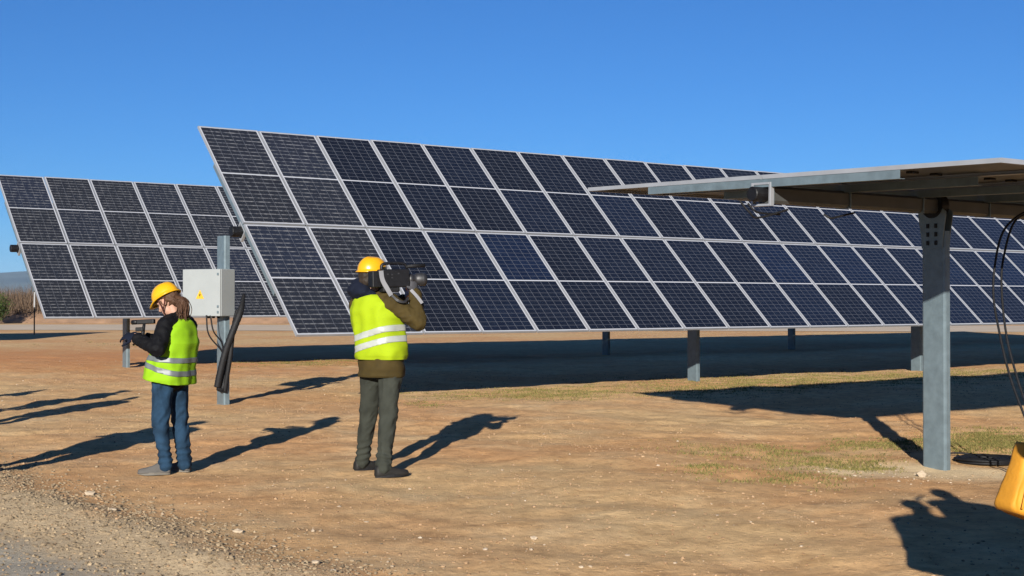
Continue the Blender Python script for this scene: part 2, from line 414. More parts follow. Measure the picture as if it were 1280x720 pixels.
        for u in (-.045, .045):
            for zz in (.05, .13, .21):
                MB().box(Vector((p.x, p.y, y0+zz))+T-A*.0565+H*u, (.004, .013, .021), basis(A, H, Z)).build('bolt_slot', M['black_plastic'], s.root)
        MB().lathe([(.075, -.055), (.118, -.055), (.122, -.04), (.122, .04), (.118, .055), (.075, .055)], p+T, 24, basis(H, Z, A)).build('bearing', M['black_plastic'], s.root)
ZT = CAMH
main = Tracker((-3.89, 19.697, ZT+1.135), R(43.74), 30, 'long tilted solar panel row in the middle, behind the two people', [(9.04, 0), (15.55, 0), (22.2, 0)], dusty=2)
left = Tracker((-10.247, 28.293, ZT+1.228), R(42.5), 38, 'solar panel row at the left, farther back, behind the electrical box', [(2.33, 0), (9.2, 0), (16.0, 0), (23.5, 0), (31, 0)], dusty=38)
near = Tracker((2.085, 11.43, 2.536), R(1.25), 16, 'near flat solar panel row at upper right, seen from below', [(2.36, 0), (9.2, 0)], under=True, tube_from=-.10, knob=.8)
# another row ends just out of the frame at the left and throws its shadow in
offl = Tracker(Vector((-20.3, 50.5, ZT+1.2))-A*12*PITCH, R(42), 12, 'solar panel row beyond the left edge, only its shadow showing', [(3, 0), (9.5, 0)])

# ------------------------------------------------------------------ electrical box on its post
PS = main.O+A*(-.26)-main.N*.165
PB = Vector((PS.x, PS.y, gz(PS.x, PS.y)))
pr = empty('steel_post', PB); tag(pr, 'galvanised steel post at left carrying the grey electrical box', 'post')
w_, fl, t, lip = .13, .085, .007, .024
r_ = .02
prof = [(-w_, r_), (-w_+r_*.3, r_*.3), (-w_+r_, 0), (w_-r_, 0), (w_-r_*.3, r_*.3), (w_, r_), (w_, fl), (w_-lip, fl), (w_-lip, fl-t), (w_-t, fl-t), (w_-t, t), (-w_+t, t), (-w_+t, fl-t), (-w_+lip, fl-t), (-w_+lip, fl), (-w_, fl)]
PTOP = CAMH+(HOR-295)/F*PB.y-PB.z
MB().prism(prof, Vector((0, 0, -.3))-A*.04, H, A, Z, PTOP+.3).build('post_shaft', M['galv'], pr)
TH = R(28)
BX = Vector((math.cos(TH), -math.sin(TH), 0)); BY = Vector((math.sin(TH), math.cos(TH), 0))   # BX along the door (to the right), BY into the depth
bw, bd, bh = .69, .33, .675
# nearest vertical edge of the box seen at x=275, its base at y=395
dcor = PB.y-.36
corner = Vector(((275-640)/F*dcor, dcor, CAMH+(HOR-395.5)/F*dcor))
M['box_paint'] = worn('grey_powder_coat', (.225, .24, .24), .4, 0, .04, 4)
M['box_seam'] = worn('rubber_seal', (.05, .05, .05), .8)
M['yellow_sign'] = worn('warning_yellow', (.5, .27, .015), .5, 0, .05)
er = empty('electrical_box', corner-BX*bw/2+BY*bd/2); tag(er, 'pale grey electrical cabinet with yellow warning triangle on steel post', 'electrical box')
eb = basis(BX, BY, Z)
MB().box(Vector((0, 0, bh/2))+BY*.012, (bw/2, bd/2-.012, bh/2), eb, .012).build('cabinet', M['box_paint'], er, False)
door = MB().box(Vector((0, 0, bh/2))-BY*(bd/2-.011), (bw/2-.004, .0105, bh/2-.004), eb, .005).build('door', M['box_paint'], er)
MB().box(Vector((0, 0, bh/2))-BY*(bd/2-.0225), (bw/2-.014, .002, bh/2-.014), eb).build('seal', M['box_seam'], er)
for zz in (.06, .14, .60):
    mb = MB().box(Vector((0, 0, zz+.0))+BX*(bw/2-.035)-BY*(bd/2+.006), (.014, .006, .017), eb, .003)
    mb.build('lock', M['galv'], door)
for k in range(3): MB().lathe([(.012, -.03), (.02, -.03), (.022, -.012), (.026, -.012), (.026, 0.001), (.012, .001)], BX*(-.02+.09*k)+BY*.02, 12).build('cable_gland', M['black_plastic'], er)
tri = MB()
cz = .30; tx = -.02; sz = .075
def tri_prism(mb, s, dep, z0):
    P = [Vector((0, 0, s*1.05)), Vector((-s, 0, -s*.68)), Vector((s, 0, -s*.68))]
    V = []
    for off in (0, dep):
        for p in P: V.append(BX*(p.x+tx)+Z*(p.z+z0)-BY*(bd/2+.0005+off))
    mb.add(V, [(0, 1, 2), (5, 4, 3), (0, 3, 4, 1), (1, 4, 5, 2), (2, 5, 3, 0)])
tri_prism(tri, sz, .0015, cz); sg = tri.build('warning_sign', M['yellow_sign'], door)
bolt = [(.012, .05), (-.022, -.006), (-.003, -.006), (-.012, -.04), (.022, .014), (.003, .014)]
V = [BX*(a*.85+tx)+Z*(b*.85+cz)-BY*(bd/2+.0036) for a, b in bolt]+[BX*(a*.85+tx)+Z*(b*.85+cz)-BY*(bd/2+.0026) for a, b in bolt]
mesh_obj('flash_symbol', V, [(0, 1, 2, 5), (5, 2, 3, 4), (6, 11, 8, 7), (11, 10, 9, 8)], M['black_plastic'], sg)
def rel(px, py, d): return Vector(((px-640)/F*d, d, CAMH+(HOR-py)/F*d))
def cable(name, pts, r, mat, parent, n=8): return MB().tube([p for p in catmull(pts, 7)], r, n).build(name, mat, parent, True)
# fat black conduit bundle hanging down the post
cd = empty('cable_bundle', PB-BY*.1); tag(cd, 'thick black cable conduit looped down the post below the grey box', 'cable')
def relc(px, py, d): return rel(px, py, d)-cd.location
d0 = PB.y-.17
def wig(pts, n=9):
    out = catmull(pts, n); return out
pts = wig([relc(305, 368, d0+.2), relc(301, 388, d0+.05), relc(292, 412, d0-.03), relc(282, 440, d0-.05), relc(275, 468, d0-.05), relc(272, 484, d0-.04)], 10)
MB().tube(pts, [.022+.026*min(1, i/12) + .004*(i % 2) for i in range(len(pts))], 14).build('conduit', M['black_rubber'], cd, True)
pts = wig([relc(272, 485, d0-.04), relc(278, 486, d0), relc(282, 470, d0+.03), relc(287, 440, d0+.02), relc(293, 405, d0+.05), relc(297, 388, d0+.12)], 10)
MB().tube(pts, [.034+.004*(i % 2) for i in range(len(pts))], 12).build('conduit', M['black_rubber'], cd, True)
pts = wig([relc(281, 490, d0+.02), relc(284, 470, d0+.0), relc(288, 445, d0-.02), relc(291, 415, d0)], 8)
MB().tube(pts, .034, 10).build('conduit', M['black_rubber'], cd, True)
for k, (a, b2, c2) in enumerate([((258, 394), (261, 418), (276, 437)), ((263, 394), (267, 414), (277, 428))]):
    cable('cable', [relc(*a, d0-.1), relc(*b2, d0-.08), relc(*c2, d0+.02), relc(280, 446, d0+.06)], .011, M['black_rubber'], cd)

# ------------------------------------------------------------------ hanging cables at the near row
cr = empty('hanging_cables', (4.75, 13.0, 0)); tag(cr, 'black cables hanging in a loop from the near panel row at the right edge', 'cable')
def reln(px, py, d): return rel(px, py, d)-cr.location
cable('cable', [reln(1300, 262, 12.3), reln(1276, 268, 12.3), reln(1254, 290, 12.3), reln(1244, 330, 12.3), reln(1242, 372, 12.2), reln(1250, 420, 12.0), reln(1262, 470, 11.8), reln(1280, 520, 11.6), reln(1296, 560, 11.5), reln(1305, 582, 11.5)], .0105, M['black_rubber'], cr)
cable('cable', [reln(1300, 264, 12.4), reln(1270, 275, 12.4), reln(1255, 320, 12.4), reln(1252, 360, 12.3), reln(1258, 420, 12.1), reln(1272, 475, 11.9), reln(1290, 530, 11.7), reln(1300, 583, 11.6)], .0105, M['black_rubber'], cr)
for (pa, pm, pb) in [((925, 251), (948, 272), (985, 262)), ((1030, 268), (1047, 271), (1068, 266)), ((935, 254), (951, 266), (975, 268))]:
    cable('cable', [reln(*pa, 11.3), reln((pa[0]+pm[0])/2, (pa[1]+pm[1])/2+3, 11.3), reln(*pm, 11.35), reln(*pb, 11.5)], .009, M['black_rubber'], cr)
# flat coil of black cable on the soil behind the near post
cc = ground_pt(1232, 571, -.06); cc.z = gz(cc.x, cc.y)
co = empty('cable_coil', cc); tag(co, 'flat coil of black cable lying on the soil right of the near post', 'cable coil')
for lay in range(2):
    pts = []
    turns = 9
    for i in range(turns*22+1):
        a = 2*math.pi*i/22; r = .29-.024*(i/22)+(.012 if lay else 0)
        pts.append(Vector((r*1.0*math.cos(a)+.01*math.sin(3*a+lay), (r*1.05)*math.sin(a), .016+.024*lay+.006*math.sin(a*1.7+lay))))
    MB().tube(pts, .0135, 6).build('cable_turn', M['black_rubber'], co, True)
cable('cable_tail', [Vector((.25, .1, .03)), Vector((.1, .34, .03)), Vector((-.15, .42, .05)), Vector((-.4, .5, .02)), Vector((-.62, .62, .03))], .009, M['black_rubber'], co)

# ------------------------------------------------------------------ people
def remesh_obj(name, parts, voxel, mat, parent=None, smooth_it=3, wrinkle=None):
    """parts: capsules ('c', p0, p1, r0, r1[, flatten axis, factor]) and ellipsoids ('e', centre, radii[, matrix]);
    all of them are fused into ONE continuous surface by a voxel remesh"""
    mb = MB()
    def sphere(c, r, Mx=None, n=14, m=9):
        V = []; Fc = []
        rr = r if isinstance(r, (tuple, list)) else (r, r, r)
        for i in range(m+1):
            th = math.pi*i/m
            for k in range(n):
                ph = 2*math.pi*k/n
                v = Vector((rr[0]*math.sin(th)*math.cos(ph), rr[1]*math.sin(th)*math.sin(ph), rr[2]*math.cos(th)))
                V.append(Vector(c)+(Mx @ v if Mx else v))
        for i in range(m):
            for k in range(n):
                Fc.append((i*n+k, (i+1)*n+k, (i+1)*n+(k+1) % n, i*n+(k+1) % n))
        mb.add(V, Fc)
    for p in parts:
        if p[0] == 'e': sphere(p[1], p[2], p[3] if len(p) > 3 else None)
        else:
            a, b2, r0, r1 = Vector(p[1]), Vector(p[2]), p[3], p[4]
            n = max(2, int((b2-a).length/(.45*min(r0, r1)))+1); n = min(n, 40)
            for i in range(n+1):
                t = i/n; r = r0+(r1-r0)*t
                if len(p) > 5:
                    ax = Vector(p[5]).normalized(); fct = p[6]
                    o1 = ax.orthogonal().normalized(); o2 = ax.cross(o1); sphere(a.lerp(b2, t), (r*fct, r, r), basis(ax, o1, o2), 12, 8)
                else: sphere(a.lerp(b2, t), r, None, 12, 8)
    me = bpy.data.meshes.new(name); me.from_pydata([tuple(v) for v in mb.v], [], mb.f)
    bm = bmesh.new(); bm.from_mesh(me); bmesh.ops.remove_doubles(bm, verts=bm.verts, dist=1e-5); bmesh.ops.dissolve_degenerate(bm, dist=1e-6, edges=bm.edges); bm.to_mesh(me); bm.free()
    o = bpy.data.objects.new(name, me); C.objects.link(o)
    r = o.modifiers.new('r', 'REMESH'); r.mode = 'VOXEL'; r.voxel_size = voxel
    sm = o.modifiers.new('s', 'SMOOTH'); sm.factor = .5; sm.iterations = smooth_it
    dg = bpy.context.evaluated_depsgraph_get(); m2 = bpy.data.meshes.new_from_object(o.evaluated_get(dg))
    bpy.data.objects.remove(o); bpy.data.meshes.remove(me)
    if wrinkle: wrinkle_mesh(m2, *wrinkle)
    m2.materials.clear(); m2.materials.append(mat); m2.polygons.foreach_set('use_smooth', [True]*len(m2.polygons)); m2.name = name; m2.update()
    return link(bpy.data.objects.new(name, m2), parent)
def wrinkle_mesh(me, amp, scale, stretch=(1, 1, 2.2), seed=0):
    n = len(me.vertices); co = np.empty(n*3, np.float32); me.vertices.foreach_get('co', co); co = co.reshape(-1, 3)
    no = np.empty(n*3, np.float32); me.vertices.foreach_get('normal', no); no = no.reshape(-1, 3)
    for i in range(n):
        p = Vector((co[i, 0]*scale*stretch[0]+seed, co[i, 1]*scale*stretch[1], co[i, 2]*scale*stretch[2]))
        v = noise.noise(p); v2 = noise.noise(p*2.3+Vector((7, 3, 1)))
        co[i] += no[i]*amp*(1-2*abs(v)*1.3+.45*v2)
    me.vertices.foreach_set('co', co.ravel()); me.update()
def loft(name, rings, mat, parent=None, n=56, sub=7, wr=(.006, 9, 0), off=0., z0=None, z1=None, close=False, thick=0.):
    """rings: (centre, lateral vector, depth vector, squareness). Cloth tube through the rings, wrinkled."""
    RR = []
    for i in range(len(rings)-1):
        for k in range(sub):
            t = k/sub; t2 = t*t*(3-2*t)*.5+t*.5
            a, b2 = rings[i], rings[i+1]
            RR.append([Vector(a[j]).lerp(Vector(b2[j]), t2) for j in range(3)]+[a[3]+(b2[3]-a[3])*t2])
    RR.append([Vector(x) for x in rings[-1][:3]]+[rings[-1][3]])
    V = []; 
    for c, U, D, e in RR:
        for k in range(n):
            q = 2*math.pi*k/n; cs, sn = math.cos(q), math.sin(q)
            cu = math.copysign(abs(cs)**e, cs); su = math.copysign(abs(sn)**e, sn)
            d = U*cu+D*su; p = c+d; nn = d.normalized()
            pp = p*wr[1]+Vector((wr[2], 0, 0)); pp.z *= .6
            v = noise.noise(pp); v2 = noise.noise(Vector((p.x*5+wr[2], p.y*5, p.z*14)))
            V.append(p+nn*(wr[0]*(1-2.4*abs(v)+.8*v2)+off))
    m = len(RR); Fc = [(i*n+k, i*n+(k+1) % n, (i+1)*n+(k+1) % n, (i+1)*n+k) for i in range(m-1) for k in range(n)]
    if close: Fc += [tuple(range(n-1, -1, -1)), tuple(range((m-1)*n, m*n))]
    bm = bmesh.new(); vs = [bm.verts.new(v) for v in V]
    for f in Fc: bm.faces.new([vs[i] for i in f])
    bmesh.ops.recalc_face_normals(bm, faces=bm.faces)
    for cut in (z0, z1):
        if cut:
            co, no = cut; bmesh.ops.bisect_plane(bm, geom=bm.verts[:]+bm.edges[:]+bm.faces[:], plane_co=co, plane_no=no, clear_outer=True)
    if thick:
        bmesh.ops.solidify(bm, geom=bm.faces[:], thickness=thick)
    me = bpy.data.meshes.new(name); bm.to_mesh(me); bm.free()
    me.materials.append(mat); me.polygons.foreach_set('use_smooth', [True]*len(me.polygons)); me.update()
    return link(bpy.data.objects.new(name, me), parent)

def cloth_mat(name, col, rough=.9, var=.15, wscale=120, sheen=0, spec=.15):
    m, N, L, b = nmat(name, rough, col, 0, spec)
    t = noise_tex(N, L, 7, 5); r = ramp(N, L, t.outputs[0], [(.3, tuple(c*(1-var) for c in col)), (.7, tuple(c*(1+var) for c in col))])
    L.new(r.outputs[0], b.inputs['Base Color']); t2 = noise_tex(N, L, wscale, 3); bump(N, L, b, t2.outputs[0], .25, .004)
    b.inputs['Sheen Weight'].default_value = sheen
    return m
M['skin'] = cloth_mat('skin', (.33, .185, .13), .55, .1, 60, 0, .4)
M['vest'] = cloth_mat('hi_vis_yellow_fabric', (.215, .29, .005), .8, .05)
M['vest_green'] = cloth_mat('hi_vis_green_yellow_fabric', (.165, .31, .007), .8, .05)
M['reflective'] = worn('retroreflective_tape', (.10, .112, .115), .5, .1, .08, 12)  # same tape darker: its turn away from the light put into the colour
M['reflective_bright'] = worn('bright_retroreflective_tape', (.34, .36, .33), .35, .2, .08, 12)
M['helmet'] = worn('yellow_helmet_shell', (.50, .26, .004), .3, 0, .04, 5)
M['helmet_b'] = worn('deep_yellow_helmet_shell', (.50, .25, .004), .3, 0, .04, 5)
M['strap_brown'] = cloth_mat('dark_brown_strap', (.06, .02, .015))
M['black_jacket'] = cloth_mat('black_quilted_nylon', (.0035, .0035, .0045), .75, .3, 50, 0, .12)
M['brown_jacket'] = cloth_mat('olive_brown_canvas', (.036, .025, .007), .85, .2)
M['rust_collar'] = cloth_mat('rust_orange_lining', (.16, .048, .013), .9, .25, 90)
M['navy'] = cloth_mat('navy_cotton', (.004, .006, .014), .9, .2)
M['jeans'] = cloth_mat('blue_denim', (.010, .027, .052), .9, .45, 200)
M['grey_trousers'] = cloth_mat('charcoal_green_cotton', (.024, .026, .021), .9, .25, 200)
M['grey_shoe'] = cloth_mat('grey_suede', (.08, .075, .07), .9, .2)
M['black_shoe'] = cloth_mat('black_leather', (.014, .013, .012), .55, .3)
M['sole'] = worn('shoe_sole', (.10, .09, .075), .8)
M['hair_brown'] = cloth_mat('brown_hair', (.06, .03, .017), .6, .4, 150)
M['hair_dark'] = cloth_mat('dark_hair', (.02, .014, .01), .6, .4, 150)
M['glove'] = cloth_mat('grey_glove', (.05, .05, .055), .8, .25)
M['cam_black'] = worn('camera_body_black', (.005, .005, .006), .5, 0, .35, 25, spec=.3)
M['cam_grey'] = worn('camera_grey_plastic', (.016, .016, .018), .5, 0, .2, 20)
M['white_strap'] = cloth_mat('pale_webbing', (.16, .16, .17), .8, .1)
M['lens_glass'] = nmat('lens_glass', .05, (.01, .01, .02), 0, .8)[0]
M['eye'] = nmat('eye', .2, (.02, .015, .012), 0, .6)[0]

def hand_parts(wrist, d, nrm, curl=.9, side=1, s=1.0):
    """palm plus five separate fingers; d: towards the knuckles, nrm: out of the back of the hand, side: +1 thumb on +cross side"""
    wrist = Vector(wrist); d = Vector(d).normalized(); nrm = Vector(nrm); nrm = (nrm-d*nrm.dot(d)).normalized(); lat = nrm.cross(d)*side
    P = []
    palm = wrist+d*.055*s
    P.append(('e', palm, (.05*s, .042*s, .017*s), basis(d, lat, nrm)))
    for k, (off, ln) in enumerate(((.033, .078), (.011, .088), (-.012, .082), (-.033, .064))):
        p = wrist+d*.09*s+lat*off*s; r = .0095*s; dirv = d.copy(); seg = [ln*.45*s, ln*.32*s, ln*.28*s]
        for j, L_ in enumerate(seg):
            ang = curl*(.55+.2*j); dirv = (dirv*math.cos(ang)-nrm*math.sin(ang)).normalized()
            # carry the bending plane along
            nn = (nrm-dirv*nrm.dot(dirv)).normalized() if abs(nrm.dot(dirv)) < .98 else nrm
            q = p+dirv*L_; P.append(('c', p, q, r, r*.9)); p = q; r *= .93
    p = wrist+d*.03*s+lat*.034*s; t1 = p+(d*.5+lat*.8-nrm*.25).normalized()*.045*s; t2 = t1+(d*.85+lat*.2-nrm*.5).normalized()*.04*s
    P += [('c', p, t1, .0135*s, .011*s), ('c', t1, t2, .011*s, .009*s)]
    return P
def head_parts(c, f, up, s=1.0):
    """skull, jaw, nose, brow, ears; c: head centre, f: where the face looks, up: crown direction"""
    c = Vector(c); f = Vector(f).normalized(); up = Vector(up); up = (up-f*up.dot(f)).normalized(); l = up.cross(f)
    B = basis(f, l, up); P = []
    def at(a, b2, h): return c+(f*a+l*b2+up*h)*s
    P.append(('e', at(-.012, 0, .025), (.098*s, .077*s, .098*s), B))
    P.append(('e', at(.03, 0, -.045), (.062*s, .058*s, .075*s), B))
    P.append(('e', at(.062, 0, -.098), (.026*s, .03*s, .02*s), B))          # chin
    P.append(('e', at(.075, 0, .026), (.018*s, .052*s, .014*s), B))          # brow
    P.append(('c', at(.088, 0, .01), at(.106, 0, -.026), .010*s, .015*s))    # nose
    P.append(('e', at(.083, 0, -.062), (.011*s, .024*s, .008*s), B))         # lips
    for sg in (1, -1):
        P.append(('e', at(.055, sg*.04, -.025), (.03*s, .022*s, .025*s), B))  # cheek
        P.append(('e', at(-.01, sg*.078, -.008), (.02*s, .009*s, .033*s), B)) # ear
    return P, at, B
def helmet(at, B, parent, mat, tiltback=0., s=1.0, peak=1.0):
    # hard hat: dome with ridge, rim and a short peak
    V = []; Fc = []; n = 40; m = 12
    for i in range(m+1):
        th = (math.pi/2)*(1-i/m)
        for k in range(n):
            q = 2*math.pi*k/n
            rx, ry = .128, .108; zz = .112*math.sin(th)
            r = math.cos(th)**.75 if i < m else 1
            x, y = rx*r*math.cos(q), ry*r*math.sin(q)
            ridge = .007*math.exp(-(y/.022)**2)*(1 if i > 1 else .7)+.004*math.exp(-((abs(y)-.05)/.012)**2)
            zz += ridge*math.sin(th)
            V.append((x-.005, y, zz+.052))
    for ring, (dr, dz) in enumerate(((.012, -.008), (.016, -.014), (.004, -.018))):
        for k in range(n):
            q = 2*math.pi*k/n; pk = max(0, math.cos(q))**3*.045*peak*(1 if ring < 2 else .55)
            x = (.128+dr+pk)*math.cos(q); y = (.108+dr)*math.sin(q)
            V.append((x-.005, y, .052+dz-.25*pk))
    for i in range(m+3):
        for k in range(n):
            k2 = (k+1) % n; Fc.append((i*n+k, i*n+k2, (i+1)*n+k2, (i+1)*n+k))
    ct, st = math.cos(tiltback), math.sin(tiltback)
    V2 = []
    for x, y, z in V: V2.append(at(x*ct-z*st if False else x*ct+z*-st, y, x*st+z*ct))
    o = mesh_obj('hard_hat', V2, Fc, mat, parent, True); return o
def shoe(heel, toe, parent, mat, h=.085, w=.048, name='shoe', sole=None):
    heel = Vector(heel); toe = Vector(toe); d = (toe-heel); L_ = d.length; d.normalize(); l = Z.cross(d)
    V = []; Fc = []; n = 16
    st = [(0, .62, .72), (.06, .8, .95), (.2, .86, 1.0), (.38, .86, .95), (.55, .98, .66), (.75, 1.05, .5), (.9, .9, .42), (.98, .6, .32), (1.0, .35, .22)]
    for t, ww, hh in st:
        for k in range(n):
            q = 2*math.pi*k/n; y = math.cos(q); z = math.sin(q)
            zz = (.022+(hh*h)*max(z, 0)**.8) if z > 0 else .022+.01*z
            V.append(heel+d*L_*t+l*(w*ww*math.copysign(abs(y)**.8, y)*(1-.25*max(z, 0)))+Z*zz)
    for i in range(len(st)-1):
        for k in range(n): Fc.append((i*n+k, i*n+(k+1) % n, (i+1)*n+(k+1) % n, (i+1)*n+k))
    Fc += [tuple(range(n-1, -1, -1)), tuple(range((len(st)-1)*n, len(st)*n))]
    o = mesh_obj(name, V, Fc, mat, parent, True)
    V = []; Fc = []
    for zz in (0, .024):
        for k in range(24):
            q = 2*math.pi*k/24; u = (1-math.cos(q))/2; ww = (.82+.22*math.sin(math.pi*min(1, max(0, (u-.2)/.8))))
            V.append(heel+d*(L_*(-.01+1.025*u))+l*(w*ww*math.copysign(abs(math.sin(q))**.75, math.sin(q)))+Z*(zz+.001+(.012*max(0, u-.8)/.2 if zz == 0 else 0)))
    Fc = [(k, (k+1) % 24, 24+(k+1) % 24, 24+k) for k in range(24)]+[tuple(range(23, -1, -1)), tuple(range(24, 48))]
    mesh_obj('sole', V, Fc, sole or M['sole'], o)
    return o
def body_figure(J, hands, headspec, voxel, k=1.0):
    """one continuous skin body through the joints J"""
    hp, at, B = head_parts(*headspec)
    P = list(hp)
    P.append(('c', J['neck'], Vector(J['head'])-Vector(headspec[2]).normalized()*.05-Vector(headspec[1]).normalized()*.015, .056, .05))
    P.append(('c', J['neck'], J['chest'], .07, .105)); P.append(('c', J['chest'], J['pelvis'], .105, .11))
    for s in 'LR':
        P.append(('c', J['neck'], J['sh'+s], .055, .05))
        P.append(('c', J['sh'+s], J['el'+s], .048, .038)); P.append(('c', J['el'+s], J['wr'+s], .038, .026))
        P.append(('c', J['pelvis'], J['hip'+s], .10, .085))
        P.append(('c', J['hip'+s], J['kn'+s], .078, .05)); P.append(('c', J['kn'+s], J['an'+s], .05, .034))
        P.append(('c', J['an'+s], Vector(J['an'+s])-Z*.03, .034, .026))
        hv, tv = Vector(J['he'+s]), Vector(J['to'+s]); P.append(('c', hv.lerp(tv, .2)+Z*.055, hv.lerp(tv, .72)+Z*.042, .026, .02))
    for s, (d, nrm, curl, side) in hands.items(): P += hand_parts(J['wr'+s], d, nrm, curl, side)
    return P, at, B
def trousers(J, mat, parent, name='trousers', k=1.0, seed=0, cuff=.02):
    P = []
    P.append(('c', Vector(J['pelvis'])+Z*.04, J['pelvis'], .135*k, .14*k, J['lat'], 1.12))
    for s in 'LR':
        hp, kn, an = Vector(J['hip'+s]), Vector(J['kn'+s]), Vector(J['an'+s])
        P.append(('c', Vector(J['pelvis'])-Z*.02, hp, .115*k, .105*k)); P.append(('c', hp, kn, .102*k, .074*k))
        P.append(('c', kn, an.lerp(kn, .3), .074*k, .064*k)); P.append(('c', an.lerp(kn, .3), an-Z*cuff, .064*k, .066*k))
    o = remesh_obj(name, P, .012, mat, parent, 4); fold_mesh(o.data, J, seed); return o
def fold_mesh(me, J, seed):
    # long pulls down the leg, crumples behind the knee and stacked folds at the hem
    kz = Vector(J['knL']).z; az = Vector(J['anL']).z
    no = [v.normal.copy() for v in me.vertices]
    for v, n_ in zip(me.vertices, no):
        p = v.co; lon = noise.noise(Vector((p.x*15+seed, p.y*15, p.z*4+p.x*6))); dia = noise.noise(Vector((p.x*9, p.y*9+seed, p.z*13-p.x*16)))
        hem = math.exp(-((p.z-az-.07)/.09)**2); kn = math.exp(-((p.z-kz)/.11)**2); hip = math.exp(-((p.z-kz-.36)/.09)**2)
        st_ = math.sin(p.z*115+5*noise.noise(Vector((p.x*7, p.y*7, p.z*3+seed))))
        v.co = p+n_*(.013*(.4-1.5*abs(lon))+.013*(kn+hip+.35)*(.5-1.6*abs(dia))+.0075*hem*st_)
    me.update()
def sleeves(J, extra, mat, parent, name='jacket', seed=0, r=(.075, .062, .048), voxel=.013):
    P = list(extra)
    for s in 'LR':
        sh, el, wr = Vector(J['sh'+s]), Vector(J['el'+s]), Vector(J['wr'+s])
        P.append(('c', Vector(J['neck']).lerp(sh, .45), sh, .085, r[0]+.004)); P.append(('c', sh, el, r[0], r[1])); P.append(('c', el, wr.lerp(el, .06), r[1], r[2]))
    return remesh_obj(name, P, voxel, mat, parent, 3, (.008, 11, (1.4, 1.4, 1.6), seed))
def torso_rings(J, hem_z, top_z, prof):
    """prof: (t from pelvis to neck, lateral half width, depth half width, forward shift)"""
    lat = Vector(J['lat']); fwd = Vector(J['fwd']); out = []
    for t, lw, dw, sh, z in prof:
        spine = [Vector(J['pelvis']), Vector(J['waist']), Vector(J['chest']), Vector(J['neck'])]
        zs = [p.z for p in spine]; c = spine[0]
        if z <= zs[0]: c = spine[0]
        else:
            for a, b2 in zip(spine, spine[1:]):
                if a.z <= z: c = a.lerp(b2, min(1.2, (z-a.z)/(b2.z-a.z)))
        c = Vector((c.x, c.y, z))+fwd*sh
        out.append((c, lat*lw, fwd*dw, .86))
    return out

# ---- the person at the left, head bent over a small camera
LX = ground_pt(210, 590)
o1 = Vector((LX.x, LX.y, gz(LX.x, LX.y)))
f1 = Vector((-.93, .37, 0)).normalized(); l1 = Vector((-f1.y, f1.x, 0))
J = dict(pelvis=(.02, 0, .83), waist=(.045, 0, 1.0), chest=(.075, 0, 1.16), neck=(.078, 0, 1.315), head=(.0, .0, 1.475), lat=-l1, fwd=f1)
cn = Vector(J['neck']); ce = Vector(J['chest'])
J['shL'] = cn+l1*.165+Vector((-.0, 0, -.05)); J['shR'] = cn-l1*.165+Vector((0, 0, -.05))
J['elL'] = (-.005, -.32, 1.075); J['wrL'] = (-.215, -.20, 1.165)
J['elR'] = (.03, .30, 1.06); J['wrR'] = (-.20, .06, 1.165)
J['hipL'] = Vector((.015, 0, .80))+l1*.085; J['hipR'] = Vector((.03, 0, .80))-l1*.085
J['knL'] = (-.035, -.10, .44); J['anL'] = (.005, -.09, .095); J['heL'] = (.045, -.085, 0); J['toL'] = (-.215, -.15, 0)
J['knR'] = (.085, .09, .44); J['anR'] = (.13, .07, .095); J['heR'] = (.172, .06, 0); J['toR'] = (-.06, .17, 0)
hf = (f1*.86-Z*.5).normalized(); hu = (f1*.5+Z*.86).normalized()
P, at, B = body_figure(J, {'L': ((-.9, .35, .2), (-.2, -.6, .75), .8, 1), 'R': ((-.9, -.25, .2), (-.2, .6, .75), .8, -1)}, (J['head'], hf, hu, 1.0), .0075)
p1 = remesh_obj('person', P, .0075, M['skin'], None, 2); p1.location = o1
tag(p1, 'person at left in green-yellow safety vest and jeans, looking down at a small camera', 'person', 'people in safety vests and helmets')
for sg in (1, -1): remesh_obj('eye', [('e', at(.08, sg*.032, .006), (.008, .012, .007), B)], .003, M['eye'], p1, 1)
hh = helmet(at, B, p1, M['helmet'], 0, 1.0, 1.0)
MB().tube([at(.03, .083, .03), at(.025, .086, -.03), at(.04, .07, -.085), at(.06, .02, -.122), at(.06, -.02, -.122), at(.04, -.07, -.085), at(.025, -.086, -.03), at(.03, -.083, .03)], .0055, 6).build('chin_strap', M['strap_brown'], hh, True)
for sg in (1, -1): MB().tube([at(-.045, sg*.085, .03), at(-.02, sg*.088, -.02), at(.03, sg*.08, -.07)], .0055, 6).build('chin_strap', M['strap_brown'], hh, True)
hp_ = [('e', at(-.035, 0, .015), (.088, .082, .08), B), ('e', at(-.07, 0, -.025), (.045, .056, .055), B), ('c', at(-.085, 0, -.03), at(-.125, .0, -.075), .035, .042), ('c', at(-.125, 0, -.075), at(-.09, .0, -.165), .044, .032), ('c', at(-.09, 0, -.165), at(-.055, 0, -.2), .03, .012)]
hair1 = remesh_obj('hair', hp_, .009, M['hair_brown'], p1, 2, (.009, 30, (1, 1, .6), 3))
mb = MB()
for k in range(110):
    q_ = random.random()*6.28; rr_ = .045*random.random()**.5; a_, b_ = math.cos(q_)*rr_, math.sin(q_)*rr_
    st_ = random.random()
    mb.tube(catmull([at(-.06-.03*st_+a_*.4, b_*1.2, -.01+a_), at(-.125+a_+jit(.012), b_*1.1+jit(.01), -.07+jit(.01)), at(-.105+a_*1.1+jit(.02), b_*1.2+jit(.015), -.14+jit(.02)), at(-.05+a_+jit(.03), b_*1.2+jit(.02), -.205-.04*random.random())], 3), [.0035]*9+[.001], 4, False)
tag(mb.build('loose_hair', M['hair_brown'], hair1, True), kind='stuff')
shoe(J['heL'], J['toL'], p1, M['grey_shoe']); shoe(J['heR'], J['toR'], p1, M['grey_shoe'])
trousers(J, M['jeans'], p1, k=.96, seed=2)
